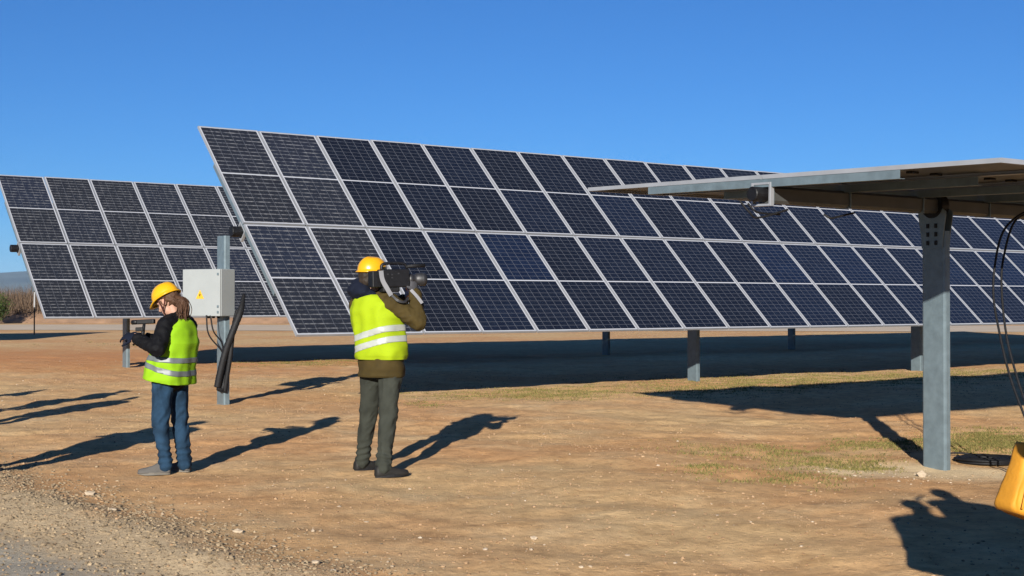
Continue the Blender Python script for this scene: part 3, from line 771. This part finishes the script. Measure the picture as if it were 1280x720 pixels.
sleeves(J, [('c', (.08, 0, 1.28), (.078, 0, 1.345), .085, .07), ('c', (.02, 0, .84), ce, .15, .14, -l1, 1.15)], M['black_jacket'], p1, seed=4)
prof1 = [(0, .225, .175, .01, .72), (0, .232, .182, .01, .80), (0, .225, .172, .01, .92), (0, .215, .162, .005, 1.02), (0, .21, .155, 0, 1.12), (0, .20, .14, 0, 1.20), (0, .175, .12, -.005, 1.26), (0, .125, .10, -.01, 1.305), (0, .085, .08, -.01, 1.335)]
rg = torso_rings(J, 0, 0, prof1)
vest = loft('safety_vest', rg, M['vest_green'], p1, 60, 8, (.016, 7, 1.0), .004, z1=(Vector((.078, 0, 1.33))+f1*-.02, (f1*.75+Z*.6).normalized()), z0=(Vector((.03, 0, .795)), (f1*.2-Z).normalized()), thick=.004)
for zc, tl in ((.905, .28), (.99, .10)):
    bn = (Z-f1*tl).normalized(); c0 = Vector((.04, 0, zc))
    loft('reflective_band', rg, M['reflective'], vest, 60, 8, (.016, 7, 1.0), .0085, z0=(c0+bn*.022, bn), z1=(c0-bn*.022, -bn), thick=.002)
for sd, a_, b_, t_ in (('L', (-.9, .35, .2), (-.2, -.6, .75), 1), ('R', (-.9, -.25, .2), (-.2, .6, .75), -1)):
    remesh_obj('glove', hand_parts(J['wr'+sd], a_, b_, .8, t_, 1.12), .008, M['navy'], p1, 2)  # dark gloves added; the shadow on the hands put into colour
# what the person holds: a small camera on a stubby grip
kr = empty('handheld_camera', o1+Vector((-.2, -.07, 1.19))); tag(kr, 'small black camera on a grip held by the person at left', 'camera')
cd_ = Vector((-.97, .2, -.05)).normalized(); cl_ = Z.cross(cd_).normalized(); cu_ = cd_.cross(cl_)
KB = basis(cd_, cl_, cu_)
MB().box((.03, 0, .115), (.08, .022, .020), KB, .008).build('camera_body', M['cam_black'], kr)
MB().lathe([(.017, 0), (.02, .004), (.02, .05), (.014, .05)], Vector((.03, 0, .115))+cd_*.08, 16, basis(cl_, cu_, cd_)).build('lens', M['cam_black'], kr, True)
MB().tube([(.0, 0, -.05), (.005, 0, .03), (.015, 0, .1)], [.017, .016, .012], 12).build('grip', M['cam_black'], kr, True)
MB().box((-.02, 0, .05), (.034, .026, .018), KB, .006).build('control_box', M['cam_black'], kr)

# ---- the cameraman
LX = ground_pt(476, 591)
o2 = Vector((LX.x, LX.y, gz(LX.x, LX.y)))
f2 = Vector((.6, .8, 0)).normalized(); l2 = Vector((-f2.y, f2.x, 0))
J = dict(pelvis=(.01, 0, .95), waist=(-.005, 0, 1.12), chest=(-.03, 0, 1.32), neck=(-.065, .0, 1.515), head=(-.07, .0, 1.69), lat=-l2, fwd=f2)
J['shL'] = Vector((-.05, 0, 1.455))+l2*.19; J['shR'] = Vector((-.06, 0, 1.465))-l2*.19
J['elR'] = (.335, -.10, 1.30); J['wrR'] = (.292, -.03, 1.555)
J['elL'] = (-.06, .40, 1.30); J['wrL'] = (.17, .36, 1.50)
J['hipL'] = Vector((.0, 0, .93))+l2*.09; J['hipR'] = Vector((.02, 0, .93))-l2*.09
J['knL'] = (-.125, .17, .50); J['anL'] = (-.185, .24, .10); J['heL'] = (-.245, .20, 0); J['toL'] = (-.015, .38, 0)
J['knR'] = (.075, -.12, .50); J['anR'] = (.045, -.21, .10); J['heR'] = (-.02, -.25, 0); J['toR'] = (.245, -.12, 0)
hf = Vector((.80, .60, -.03)).normalized()
P, at, B = body_figure(J, {'R': ((-.12, .12, .95), (.75, -.6, .1), .75, 1), 'L': ((.5, -.5, .6), (-.3, .5, -.6), .5, -1)}, (J['head'], hf, Z, 1.04), .0075)
p2 = remesh_obj('person', P, .0075, M['skin'], None, 2); p2.location = o2
tag(p2, 'cameraman in yellow vest, brown jacket and grey trousers, filming toward the panels', 'person', 'people in safety vests and helmets')
for sg in (1, -1): remesh_obj('eye', [('e', at(.083, sg*.033, .006), (.008, .012, .007), B)], .003, M['eye'], p2, 1)
helmet(at, B, p2, M['helmet_b'], 0, 1.04, .8)
remesh_obj('hair', [('e', at(-.03, 0, .01), (.095, .086, .085), B), ('e', at(-.07, 0, -.04), (.05, .065, .06), B)], .009, M['hair_dark'], p2, 2, (.006, 30, (1, 1, .6), 3))
remesh_obj('hood', [('e', at(-.10, .05, -.115), (.085, .135, .075), B), ('e', at(-.06, .12, -.085), (.07, .075, .085), B), ('c', at(-.02, .09, -.15), at(.05, .07, -.17), .06, .05), ('c', at(-.08, -.02, -.14), at(-.02, -.08, -.17), .05, .04)], .011, M['navy'], p2, 3, (.008, 12, (1, 1, 1), 9))
shoe(J['heL'], J['toL'], p2, M['black_shoe'], .09, .05, sole=M['black_rubber']); shoe(J['heR'], J['toR'], p2, M['black_shoe'], .09, .05, sole=M['black_rubber'])
trousers(J, M['grey_trousers'], p2, k=1.04, seed=12)
sleeves(J, [('c', (.005, 0, 1.08), J['chest'], .15, .15, -l2, 1.18)], M['brown_jacket'], p2, seed=14, r=(.082, .068, .054))
col_pts = [Vector((-.065, 0, 1.50))+(-l2)*math.cos(a)*.115+f2*math.sin(a)*.10+Z*.012*math.sin(a) for a in np.linspace(0, 2*math.pi, 25)]
MB().tube(col_pts, .034, 10, False).build('collar', M['rust_collar'], p2, True)
jr = torso_rings(J, 0, 0, [(0, .196, .162, 0, .835), (0, .202, .168, 0, .85), (0, .203, .168, 0, .90), (0, .198, .162, 0, .96), (0, .195, .155, 0, 1.06)])
loft('jacket_hem', jr, M['brown_jacket'], p2, 56, 7, (.012, 7, 5.0), .004, thick=.005)
prof2 = [(0, .208, .165, 0, .985), (0, .218, .172, 0, 1.02), (0, .218, .168, 0, 1.12), (0, .222, .165, 0, 1.24), (0, .226, .158, 0, 1.34), (0, .215, .145, 0, 1.42), (0, .185, .125, -.005, 1.475), (0, .13, .105, -.01, 1.515), (0, .09, .085, -.01, 1.54)]
rg = torso_rings(J, 0, 0, prof2)
vest = loft('safety_vest', rg, M['vest'], p2, 60, 8, (.019, 6, 3.0), .008, z1=(Vector((-.06, 0, 1.535)), (f2*.6+Z*.8).normalized()), thick=.004)
bn = (Z*.96+l2*.26).normalized()
for zc in (1.105, 1.20):
    c0 = Vector((0, 0, zc))
    loft('reflective_band', rg, M['reflective_bright'], vest, 60, 8, (.019, 6, 3.0), .0125, z0=(c0+bn*.026, bn), z1=(c0-bn*.026, -bn), thick=.002)
# gloves on his hands
remesh_obj('glove', hand_parts(J['wrR'], (-.12, .12, .95), (.75, -.6, .1), .75, 1, 1.12)+[('c', J['wrR'], Vector(J['wrR'])-Z*.02, .034, .036)], .008, M['glove'], p2, 2)
# shoulder video camera
vr = empty('video_camera', o2+Vector((.03, -.13, 1.56))); tag(vr, 'large black shoulder video camera carried by the man in brown jacket', 'video camera')
vd = Vector((.86, .50, .02)).normalized(); vl = Z.cross(vd).normalized(); vu = vd.cross(vl); VB = basis(vd, vl, vu)
def vc(a, b2, h): return vd*a+vl*b2+vu*h
MB().box(vc(.10, 0, .115), (.13, .062, .078), VB, .012).build('camera_body', M['cam_black'], vr)
MB().box(vc(-.075, 0, .11), (.04, .05, .07), VB, .008).build('battery', M['cam_black'], vr)
MB().box(vc(.06, 0, .02), (.08, .05, .022), VB, .012).build('shoulder_pad', M['black_rubber'], vr)
mb = MB().tube(catmull([vc(-.01, 0, .19), vc(.0, 0, .232), vc(.08, 0, .245), vc(.2, 0, .24), vc(.235, 0, .2)], 5), .014, 8); mb.build('top_handle', M['cam_black'], vr, True)
MB().lathe([(.03, 0), (.05, 0), (.05, .04), (.044, .045), (.044, .08), (.052, .085), (.052, .12), (.058, .13), (.06, .165), (.05, .165), (.045, .14)], vc(.23, 0, .105), 20, basis(vl, vu, vd)).build('lens', M['cam_grey'], vr, True)
MB().lathe([(.0, 0), (.05, 0), (.05, .004), (0, .008)], vc(.365, 0, .105), 20, basis(vl, vu, vd)).build('lens_glass', M['lens_glass'], vr, True)
MB().tube([vc(.16, .05, .15), vc(.16, .11, .16), vc(.08, .13, .155)], [.02, .022, .026], 12).build('viewfinder', M['cam_black'], vr, True)
MB().tube([vc(.22, .0, .215), vc(.32, 0, .222), vc(.40, 0, .224)], [.014, .017, .017], 10).build('microphone', M['black_rubber'], vr, True)
for a, h in ((.02, .15), (.06, .12), (.06, .145), (.12, .155)):
    MB().box(vc(a, -.0635, h), (.008, .002, .006), VB).build('button', M['cam_grey'], vr)
def strap(name, pts, wd, mat, parent):
    pp = catmull(pts, 7); V = []; Fc = []
    for i, p in enumerate(pp):
        t = (pp[min(i+1, len(pp)-1)]-pp[max(i-1, 0)]).normalized(); s_ = Vector((.45, -.87, 0)); b3 = t.cross(s_).normalized()
        for e, g in ((-1, 0), (1, 0), (1, 1), (-1, 1)): V.append(p+b3*wd*e+s_*(.003*g))
    for i in range(len(pp)-1):
        for k in range(4): Fc.append((i*4+k, i*4+(k+1) % 4, i*4+4+(k+1) % 4, i*4+4+k))
    return mesh_obj(name, V, Fc, mat, parent)
strap('camera_strap', [vc(-.045, -.066, .18), vc(-.04, -.085, .10), vc(.0, -.098, .02), vc(.03, -.10, -.03)], .02, M['white_strap'], vr)
strap('camera_strap', [vc(.20, -.13, .015), vc(.235, -.17, -.04), vc(.27, -.20, -.10)], .014, M['white_strap'], vr)
strap('camera_strap', [vc(.03, -.115, -.03), vc(.07, -.15, -.075), vc(.13, -.15, -.085), vc(.18, -.12, -.05)], .010, M['cam_grey'], vr)

# ---- people just out of the frame: only their shadows reach into the picture
J = dict(pelvis=(0, 0, .92), waist=(0, .01, 1.08), chest=(0, .0, 1.28), neck=(0, -.01, 1.46), head=(0, .015, 1.62), lat=Vector((1, 0, 0)), fwd=Vector((0, 1, 0)))
J['shL'] = Vector((-.19, 0, 1.41)); J['shR'] = Vector((.19, 0, 1.41)); J['elL'] = (-.25, .10, 1.15); J['elR'] = (.25, .10, 1.15); J['wrL'] = (-.13, .29, 1.24); J['wrR'] = (.10, .29, 1.26)
J['hipL'] = (-.09, 0, .9); J['hipR'] = (.09, 0, .9); J['knL'] = (-.10, .03, .5); J['knR'] = (.11, .02, .5); J['anL'] = (-.11, -.02, .09); J['anR'] = (.13, -.01, .09)
J['heL'] = (-.11, -.07, 0); J['toL'] = (-.14, .2, 0); J['heR'] = (.13, -.06, 0); J['toR'] = (.17, .2, 0)
P, at, B = body_figure(J, {'L': ((.4, .7, .3), (-.3, -.2, .8), .8, -1), 'R': ((-.4, .7, .3), (.3, -.2, .8), .8, 1)}, (J['head'], Vector((0, 1, -.15)), Z, 1.0), .012)
pb = remesh_obj('person', P, .012, M['skin'], None, 2)
shoe(J['heL'], J['toL'], pb, M['black_shoe']); shoe(J['heR'], J['toR'], pb, M['black_shoe'])
trousers(J, M['grey_trousers'], pb, seed=22)
sleeves(J, [('c', (0, 0, 1.08), J['chest'], .15, .16, (1, 0, 0), 1.2), ('c', J['neck'], Vector(J['neck'])+Z*.03, .08, .075)], M['navy'], pb, seed=24, voxel=.016)
loft('coat_skirt', torso_rings(J, 0, 0, [(0, .215, .17, 0, .80), (0, .218, .174, 0, .83), (0, .212, .168, 0, .95), (0, .21, .165, 0, 1.08), (0, .205, .165, 0, 1.2), (0, .18, .15, 0, 1.3)]), M['navy'], pb, 48, 6, (.012, 7, 8.0), .004, thick=.005)
remesh_obj('hair', [('e', at(-.02, 0, .035), (.10, .088, .088), B), ('e', at(-.06, 0, -.02), (.06, .075, .07), B)], .012, M['hair_dark'], pb, 2)
def place_person(src, loc, rz, sc, label):
    o = src if src.get('label') is None else src.copy()
    if o is not src:
        C.objects.link(o)
        for ch in src.children:
            c2 = ch.copy(); C.objects.link(c2); c2.parent = o
            for g2 in ch.children:
                d2 = g2.copy(); C.objects.link(d2); d2.parent = c2
    o.location = (loc[0], loc[1], gz(*loc)); o.rotation_euler = (0, 0, rz); o.scale = sc if isinstance(sc, tuple) else (sc, sc, sc)
    return tag(o, label, 'person', 'onlookers standing outside the frame')
place_person(pb, (-4.62, 10.75), R(-5), (1.3, 1.25, 1.02), 'onlooker just outside the left edge whose shadow crosses behind the jeans')
place_person(pb, (-6.55, 15.1), R(10), 1.0, 'onlooker outside the left edge casting the second shadow up')
place_person(pb, (-7.15, 16.9), R(-40), 1.0, 'onlooker outside the left edge casting the third shadow up')
place_person(pb, (-8.7, 16.9), R(30), 1.0, 'onlooker outside the left edge casting the shortest shadow')
place_person(pb, (2.12, 4.25), R(-15), 1.02, 'onlooker behind the camera at right casting the broad foreground shadow')
pbag = place_person(pb, (2.62, 5.15), R(-35), 1.0, 'onlooker at right outside the frame with the yellow bag')
# the yellow bag hanging at the right edge
M['bag'] = worn('yellow_leather', (.42, .18, .007), .75, 0, .14, 9, 24, .35)
bc = Vector((2.055, 5.33, .625))
br = empty('shoulder_bag', bc); tag(br, 'soft yellow shoulder bag at the right edge of the picture', 'bag')
bxv = Vector((.93, .36, 0)).normalized(); byv = Vector((-bxv.y, bxv.x, 0))
tl = R(-14); ex = bxv*math.cos(tl)+Z*math.sin(tl); ez = Z*math.cos(tl)-bxv*math.sin(tl)      # hangs tilted
def bag_pt(u, v, q=None): return ex*u+byv*v
V = []; Fc = []; n = 40; m = 18
for i in range(m+1):
    t_ = i/m; z_ = .27*t_-.02*math.sin(math.pi*t_)
    hw = .178-.022*t_; dd = .062*(1-.55*t_)
    if i == 0: hw *= .95; dd *= .85
    for k in range(n):
        q_ = 2*math.pi*k/n; cx_ = math.copysign(abs(math.cos(q_))**.3, math.cos(q_)); sx_ = math.copysign(abs(math.sin(q_))**.32, math.sin(q_))
        fold = .014*noise.noise(Vector((cx_*2.6, sx_*2, t_*1.3+4)))+.012*(1-2*abs(noise.noise(Vector((cx_*4.5+t_*2.2, sx_*3, t_*1.7)))))
        sag = -.02*(1-t_)*(1-cx_*cx_)
        V.append(ex*(hw*cx_+.008*noise.noise(Vector((t_*5, cx_, 2))))+byv*(dd*sx_+fold*sx_)+ez*(.27*t_+sag+.012*noise.noise(Vector((cx_*2, 0, t_*3)))))
for i in range(m):
    for k in range(n): Fc.append((i*n+k, i*n+(k+1) % n, (i+1)*n+(k+1) % n, (i+1)*n+k))
Fc += [tuple(range(n-1, -1, -1)), tuple(range(m*n, (m+1)*n))]
mesh_obj('bag_body', V, Fc, M['bag'], br, True)
# flap seam, piping and studs on the side that shows
def bag_front(u, t_): return ex*u+ez*(.27*t_)-byv*(.062*(1-.55*t_)+.012)
MB().tube(catmull([bag_front(-.115, 1.0), bag_front(-.125, .7), bag_front(-.14, .35), bag_front(-.15, .06)], 6), .004, 6).build('piping', M['bag'], br, True)
MB().tube(catmull([bag_front(-.14, .93), bag_front(-.09, .9), bag_front(0, .88), bag_front(.13, .9)], 6), .004, 6).build('piping', M['bag'], br, True)
for u in (-.105, -.085): MB().lathe([(.002, 0), (.006, 0), (.005, .003), (.002, .004)], bag_front(u, .82)+byv*.002, 10, basis(ex, ez, -byv)).build('stud', M['galv'], br)
for sg_ in (-1, 1):
    MB().tube(catmull([ex*(.06*sg_)+ez*.26, ex*(.07*sg_)+ez*.30, ex*.12+ex*(.03*sg_)+Z*.5, bxv*.33+bxv*(.02*sg_)+Z*.78, bxv*.46+Z*.87], 6), .009, 8).build('strap', M['black_rubber'], br, True)

# ------------------------------------------------------------------ small stones, grass, brush
def ico():
    bm = bmesh.new(); bmesh.ops.create_icosphere(bm, subdivisions=1, radius=1); bm.verts.index_update()
    V = np.array([v.co[:] for v in bm.verts]); Fc = np.array([[v.index for v in f.verts] for f in bm.faces]); bm.free(); return V, Fc
IV, IF = ico()
def scatter_stones(name, xy, rad, mat, label=None):
    n = len(xy); rad = np.asarray(rad)
    sc = rad[:, None]*RNG.uniform(.65, 1.3, (n, 3)); sc[:, 2] *= .62
    j = 1+RNG.uniform(-.28, .28, (n, len(IV)))
    ang = RNG.uniform(0, 2*np.pi, n); ca, sa = np.cos(ang), np.sin(ang)
    V = IV[None]*j[..., None]*sc[:, None, :]
    x = V[..., 0]*ca[:, None]-V[..., 1]*sa[:, None]; y = V[..., 0]*sa[:, None]+V[..., 1]*ca[:, None]
    V = np.stack([x+xy[:, :1], y+xy[:, 1:2], V[..., 2]+(gheight(xy[:, 0], xy[:, 1])+sc[:, 2]*.3)[:, None]], -1)
    Q = (IF[None]+np.arange(n)[:, None, None]*len(IV)).reshape(-1, 3)
    o = np_mesh(name, V.reshape(-1, 3), Q, mat, None, False); return o
def px_to_ground(px, py):
    d = CAMH*F/(py-HOR); return np.stack([(px-640)/F*d, d], -1)
def edge(xy): return -.784*xy[:, 0]-.62*xy[:, 1]+3.78
xy = np.stack([RNG.uniform(-7, 2, 170000), RNG.uniform(4.5, 14.5, 170000)], -1); e = edge(xy)
keep = (e > -.12+.25*RNG.normal(size=len(e))) & (e < .95+.25*RNG.normal(size=len(e)))
xy = xy[keep][:34000]
o = scatter_stones('verge_gravel', xy, .003+.012*RNG.random(len(xy))**3.2, M['pebble']); tag(o, 'loose pale gravel along the track edge at lower left', 'gravel', kind='stuff')
xy = np.stack([RNG.uniform(-9, 10, 60000), 6.5+RNG.random(60000)**1.3*22], -1)
nz = np.array([noise.noise(Vector((a*.35, b2*.35, 0))) for a, b2 in xy]); xy = xy[nz > -.12+.25*RNG.normal(size=len(nz))]
o = scatter_stones('soil_crumbs', xy, .003+.011*RNG.random(len(xy))**4.5, M['clod']); tag(o, 'small earth clods scattered over the bare soil', 'soil', kind='stuff')
a = px_to_ground(RNG.uniform(330, 1180, 420), RNG.uniform(530, 719, 420)); b_ = px_to_ground(RNG.uniform(0, 430, 260), 452+RNG.random(260)**1.2*60); c_ = px_to_ground(RNG.normal(560, 260, 300), RNG.normal(660, 50, 300).clip(520, 730)); d_ = px_to_ground(RNG.normal(1110, 60, 140), RNG.normal(582, 9, 140)); e_ = px_to_ground(RNG.normal(200, 90, 150), RNG.normal(458, 4, 150))
xy = np.concatenate([a[::3], b_[::2], c_[::3], d_, e_])
o = scatter_stones('pale_pebbles', xy, .004+.013*RNG.random(len(xy))**4, M['pale_stone']); tag(o, 'scattered pale limestone pebbles on the red soil', 'pebbles', kind='stuff')
# a few stones big enough to pick out
for px, py, r, lb in ((113, 620, .045, 'pale stone on the gravel verge at lower left, the largest one'), (298, 668, .035, 'pale stone at the gravel edge below the jeans'), (142, 641, .03, 'stone halfway along the gravel edge'), (395, 712, .032, 'stone at the bottom end of the gravel edge'), (668, 672, .022, 'small white stone on bare soil near the bottom middle'), (1152, 583, .05, 'pale stone beside the foot of the near post')):
    g = px_to_ground(np.array([px]), np.array([py]))
    o = scatter_stones('stone', g, [r], M['pale_stone']); bm = bmesh.new(); bm.from_mesh(o.data)
    bmesh.ops.subdivide_edges(bm, edges=bm.edges[:], cuts=2, use_grid_fill=True, fractal=.35, seed=int(px)); bm.to_mesh(o.data); bm.free()
    tag(o, lb, 'stone', 'stones on the soil')
# broken red brick-coloured earth at the foot of the box post
def blades(name, pts, h, wd, lean, mat, per=1):
    n = len(pts); ang = RNG.uniform(0, 2*np.pi, n); hh = h*RNG.uniform(.45, 1.3, n); ln = lean*RNG.uniform(-1, 1, n); la = RNG.uniform(0, 2*np.pi, n)
    z = gheight(pts[:, 0], pts[:, 1]); dx, dy = np.cos(ang)*wd, np.sin(ang)*wd
    b0 = np.stack([pts[:, 0]-dx, pts[:, 1]-dy, z-.004], -1); b1 = np.stack([pts[:, 0]+dx, pts[:, 1]+dy, z-.004], -1)
    mx = pts[:, 0]+np.cos(la)*ln*hh*.4; my = pts[:, 1]+np.sin(la)*ln*hh*.4
    m0 = np.stack([mx-dx*.8, my-dy*.8, z+hh*.6], -1); m1 = np.stack([mx+dx*.8, my+dy*.8, z+hh*.6], -1)
    tp = np.stack([pts[:, 0]+np.cos(la)*ln*hh*1.1, pts[:, 1]+np.sin(la)*ln*hh*1.1, z+hh], -1)
    V = np.stack([b0, b1, m0, m1, tp], 1).reshape(-1, 3); i = np.arange(n)[:, None]*5
    Q = np.concatenate([i+np.array([[0, 1, 3]]), i+np.array([[0, 3, 2]]), i+np.array([[2, 3, 4]])])
    return np_mesh(name, V, Q, mat)
patch = [(700, 491, 75, 6, 1500), (640, 494, 90, 5, 600), (860, 488, 60, 6, 700), (1000, 476, 110, 5, 2400), (1120, 471, 90, 5, 2000), (1240, 466, 60, 4, 900), (930, 483, 80, 5, 1200),
         (1235, 541, 48, 9, 2600), (1165, 546, 60, 6, 700), (1080, 545, 40, 5, 380), (1030, 568, 45, 7, 500), (960, 556, 40, 5, 260), (885, 585, 14, 5, 140), (990, 592, 50, 7, 260), (1080, 572, 30, 5, 260), (900, 562, 50, 8, 140), (355, 455, 55, 2.5, 700), (420, 453, 30, 2.5, 400), (530, 507, 12, 3, 90), (150, 430, 60, 3, 200)]
pts = []
for cx_, cy_, rx_, ry_, n_ in patch:
    n_ = int(n_*3.2); k = max(8, n_//22); tx_ = RNG.normal(cx_, rx_*.8, k); ty_ = RNG.normal(cy_, ry_*.7, k).clip(400, 700)
    t0 = px_to_ground(tx_, ty_); sel = RNG.integers(0, k, n_)
    pts.append(t0[sel]+RNG.normal(0, 1, (n_, 2))*np.array([.11, .07])*RNG.uniform(.4, 1.4, (k, 1))[sel])
pts = np.concatenate(pts)
g = blades('thin_grass', pts, .022, .004, 1.3, M['grass']); tag(g, 'thin olive grass in patches on the soil under the panels', 'grass', kind='stuff')

# far left: service road, bank of dry brush, marker pole, hills
road = ground_strip = None
M['road'] = worn('pale_dirt_road', (.46, .36, .25), .95, 0, .1, .4)
xs = np.linspace(-70, 40, 60); V = []; 
for x_ in xs:
    for k in range(5): y_ = 68+k*4.2-.06*x_+.7*math.sin(x_*.2); V.append((x_, y_, gz(x_, y_)+.012+.02*(k in (1, 2, 3))))
Q = np.array([(i*5+k, (i+1)*5+k, (i+1)*5+k+1, i*5+k+1) for i in range(len(xs)-1) for k in range(4)])
tag(np_mesh('dirt_road', np.array(V), Q, M['road'], None, True), kind='structure')
M['bank'] = worn('red_earth_bank', (.22, .13, .075), .95, 0, .35, .8, 3, .6)
V = []; xs = np.linspace(-75, 45, 240)
for x_ in xs:
    for k, (yy, zz) in enumerate(((90, -.1), (91, .35), (92.4, .8), (94, .95), (120, .5))):
        q_ = noise.noise(Vector((x_*.7, yy*.5, 2))); V.append((x_, yy+q_*.6-.06*x_, zz+.25*q_*(0 < k < 4)))
Q = np.array([(i*5+k, (i+1)*5+k, (i+1)*5+k+1, i*5+k+1) for i in range(len(xs)-1) for k in range(4)])
tag(np_mesh('earth_bank', np.array(V), Q, M['bank'], None, True), kind='structure')
def brush(name, n, x0, x1, y0, y1, zb, hmin, hmax, wd, mat, lab):
    x = RNG.uniform(x0, x1, n); y = RNG.uniform(y0, y1, n)-.06*x
    env = .7+.5*np.array([noise.noise(Vector((a*.45, b2*.3, 5))) for a, b2 in zip(x, y)])
    h = RNG.uniform(hmin, hmax, n)*env; an = RNG.uniform(0, 2*np.pi, n); ln = RNG.normal(0, .42, n)
    zs = RNG.random(n)*.4*h; zb = zb+zs*.0
    dx, dy = np.cos(an)*wd, np.sin(an)*wd
    b0 = np.stack([x-dx, y-dy, zb+zs], -1); b1 = np.stack([x+dx, y+dy, zb+zs], -1); tp = np.stack([x+np.cos(an+1)*ln*h, y+np.sin(an+1)*ln*h, zb+h], -1)
    V = np.stack([b0, b1, tp], 1).reshape(-1, 3); Q = np.arange(n*3).reshape(-1, 3)
    o = np_mesh(name, V, Q, mat); tag(o, lab, 'brush', kind='stuff'); return o
brush('dry_brush', 60000, -58, -8, 91.5, 104, .5, .7, 3.0, .022, M['brush'], 'bank of dry brown brush beyond the field at far left')
# green bush at the very left edge
def bush(loc, r, h, n, label):
    o = empty('bush', loc); tag(o, label, 'bush')
    p = RNG.normal(0, 1, (n, 3)); p /= np.linalg.norm(p, axis=1)[:, None]; p *= RNG.random(n)[:, None]**.4
    nz2 = np.array([noise.noise(Vector(tuple(v*2.2))) for v in p]); p *= (1+.45*nz2)[:, None]
    P0 = p*np.array([r, r, h/2])+np.array([0, 0, h*.55]); d1 = RNG.normal(0, .05, (n, 3)); d2 = RNG.normal(0, .05, (n, 3))
    V = np.stack([P0, P0+d1, P0+d2], 1).reshape(-1, 3); np_mesh('crown', V, np.arange(n*3).reshape(-1, 3), M['leaf'], o)
    mb = MB()
    for k in range(5):
        a = k*1.3; mb.tube([(0.1*math.cos(a), .1*math.sin(a), -.1), (.3*r*math.cos(a), .3*r*math.sin(a), h*.35), (.5*r*math.cos(a), .5*r*math.sin(a), h*.7)], [.04, .03, .012], 6)
    mb.build('trunk', M['brush'], o)
bush((-34.3, 90.2, 0), 1.1, 1.9, 5000, 'low green bush in front of the dry brush at the left edge')
mp_ = ground_pt(43, 418); mo = empty('marker_pole', mp_); tag(mo, 'thin marker pole with white top standing at far left', 'pole')
M['white_paint'] = worn('white_paint', (.25, .25, .25), .6)
MB().tube([(0, 0, -.2), (0, 0, 1.22)], .03, 8).build('pole_shaft', M['black_rubber'], mo)
MB().tube([(0, 0, 1.22), (.01, 0, 1.9)], .034, 8).build('white_sleeve', M['white_paint'], mo)
# hills on the horizon
V = []; n = 220
for i in range(n):
    a = R(-50+100*i/(n-1))
    for k, rr in enumerate((4300, 4800, 5400, 6000, 6400)):
        hgt = (0, .45, .82, 1, .2)[k]*(118+42*noise.noise(Vector((a*5, rr*.0004, 0)))+22*noise.noise(Vector((a*22, rr*.002, 3))))
        V.append((rr*math.sin(a), rr*math.cos(a), hgt-6*(k == 0)-10*(k == 4)))
Q = np.array([(i*5+k, (i+1)*5+k, (i+1)*5+k+1, i*5+k+1) for i in range(n-1) for k in range(4)])
tag(np_mesh('hills', np.array(V), Q, M['hill'], None, True), kind='structure')
# the air between here and the hills
hz_ = MB().box((0, 3450, 99), (5300, 3850, 101)).build('haze', None); tag(hz_, 'thin blue daylight haze toward the far hills', 'haze', kind='stuff')
hm = bpy.data.materials.new('haze_air'); hm.use_nodes = True; hn = hm.node_tree; hn.nodes.clear()
ho = hn.nodes.new('ShaderNodeOutputMaterial'); hv_ = hn.nodes.new('ShaderNodeVolumePrincipled')
hv_.inputs['Color'].default_value = (.42, .68, 1, 1); hv_.inputs['Density'].default_value = 5.5e-5; hv_.inputs['Anisotropy'].default_value = 0
hn.links.new(hv_.outputs[0], ho.inputs['Volume']); hz_.data.materials.append(hm)
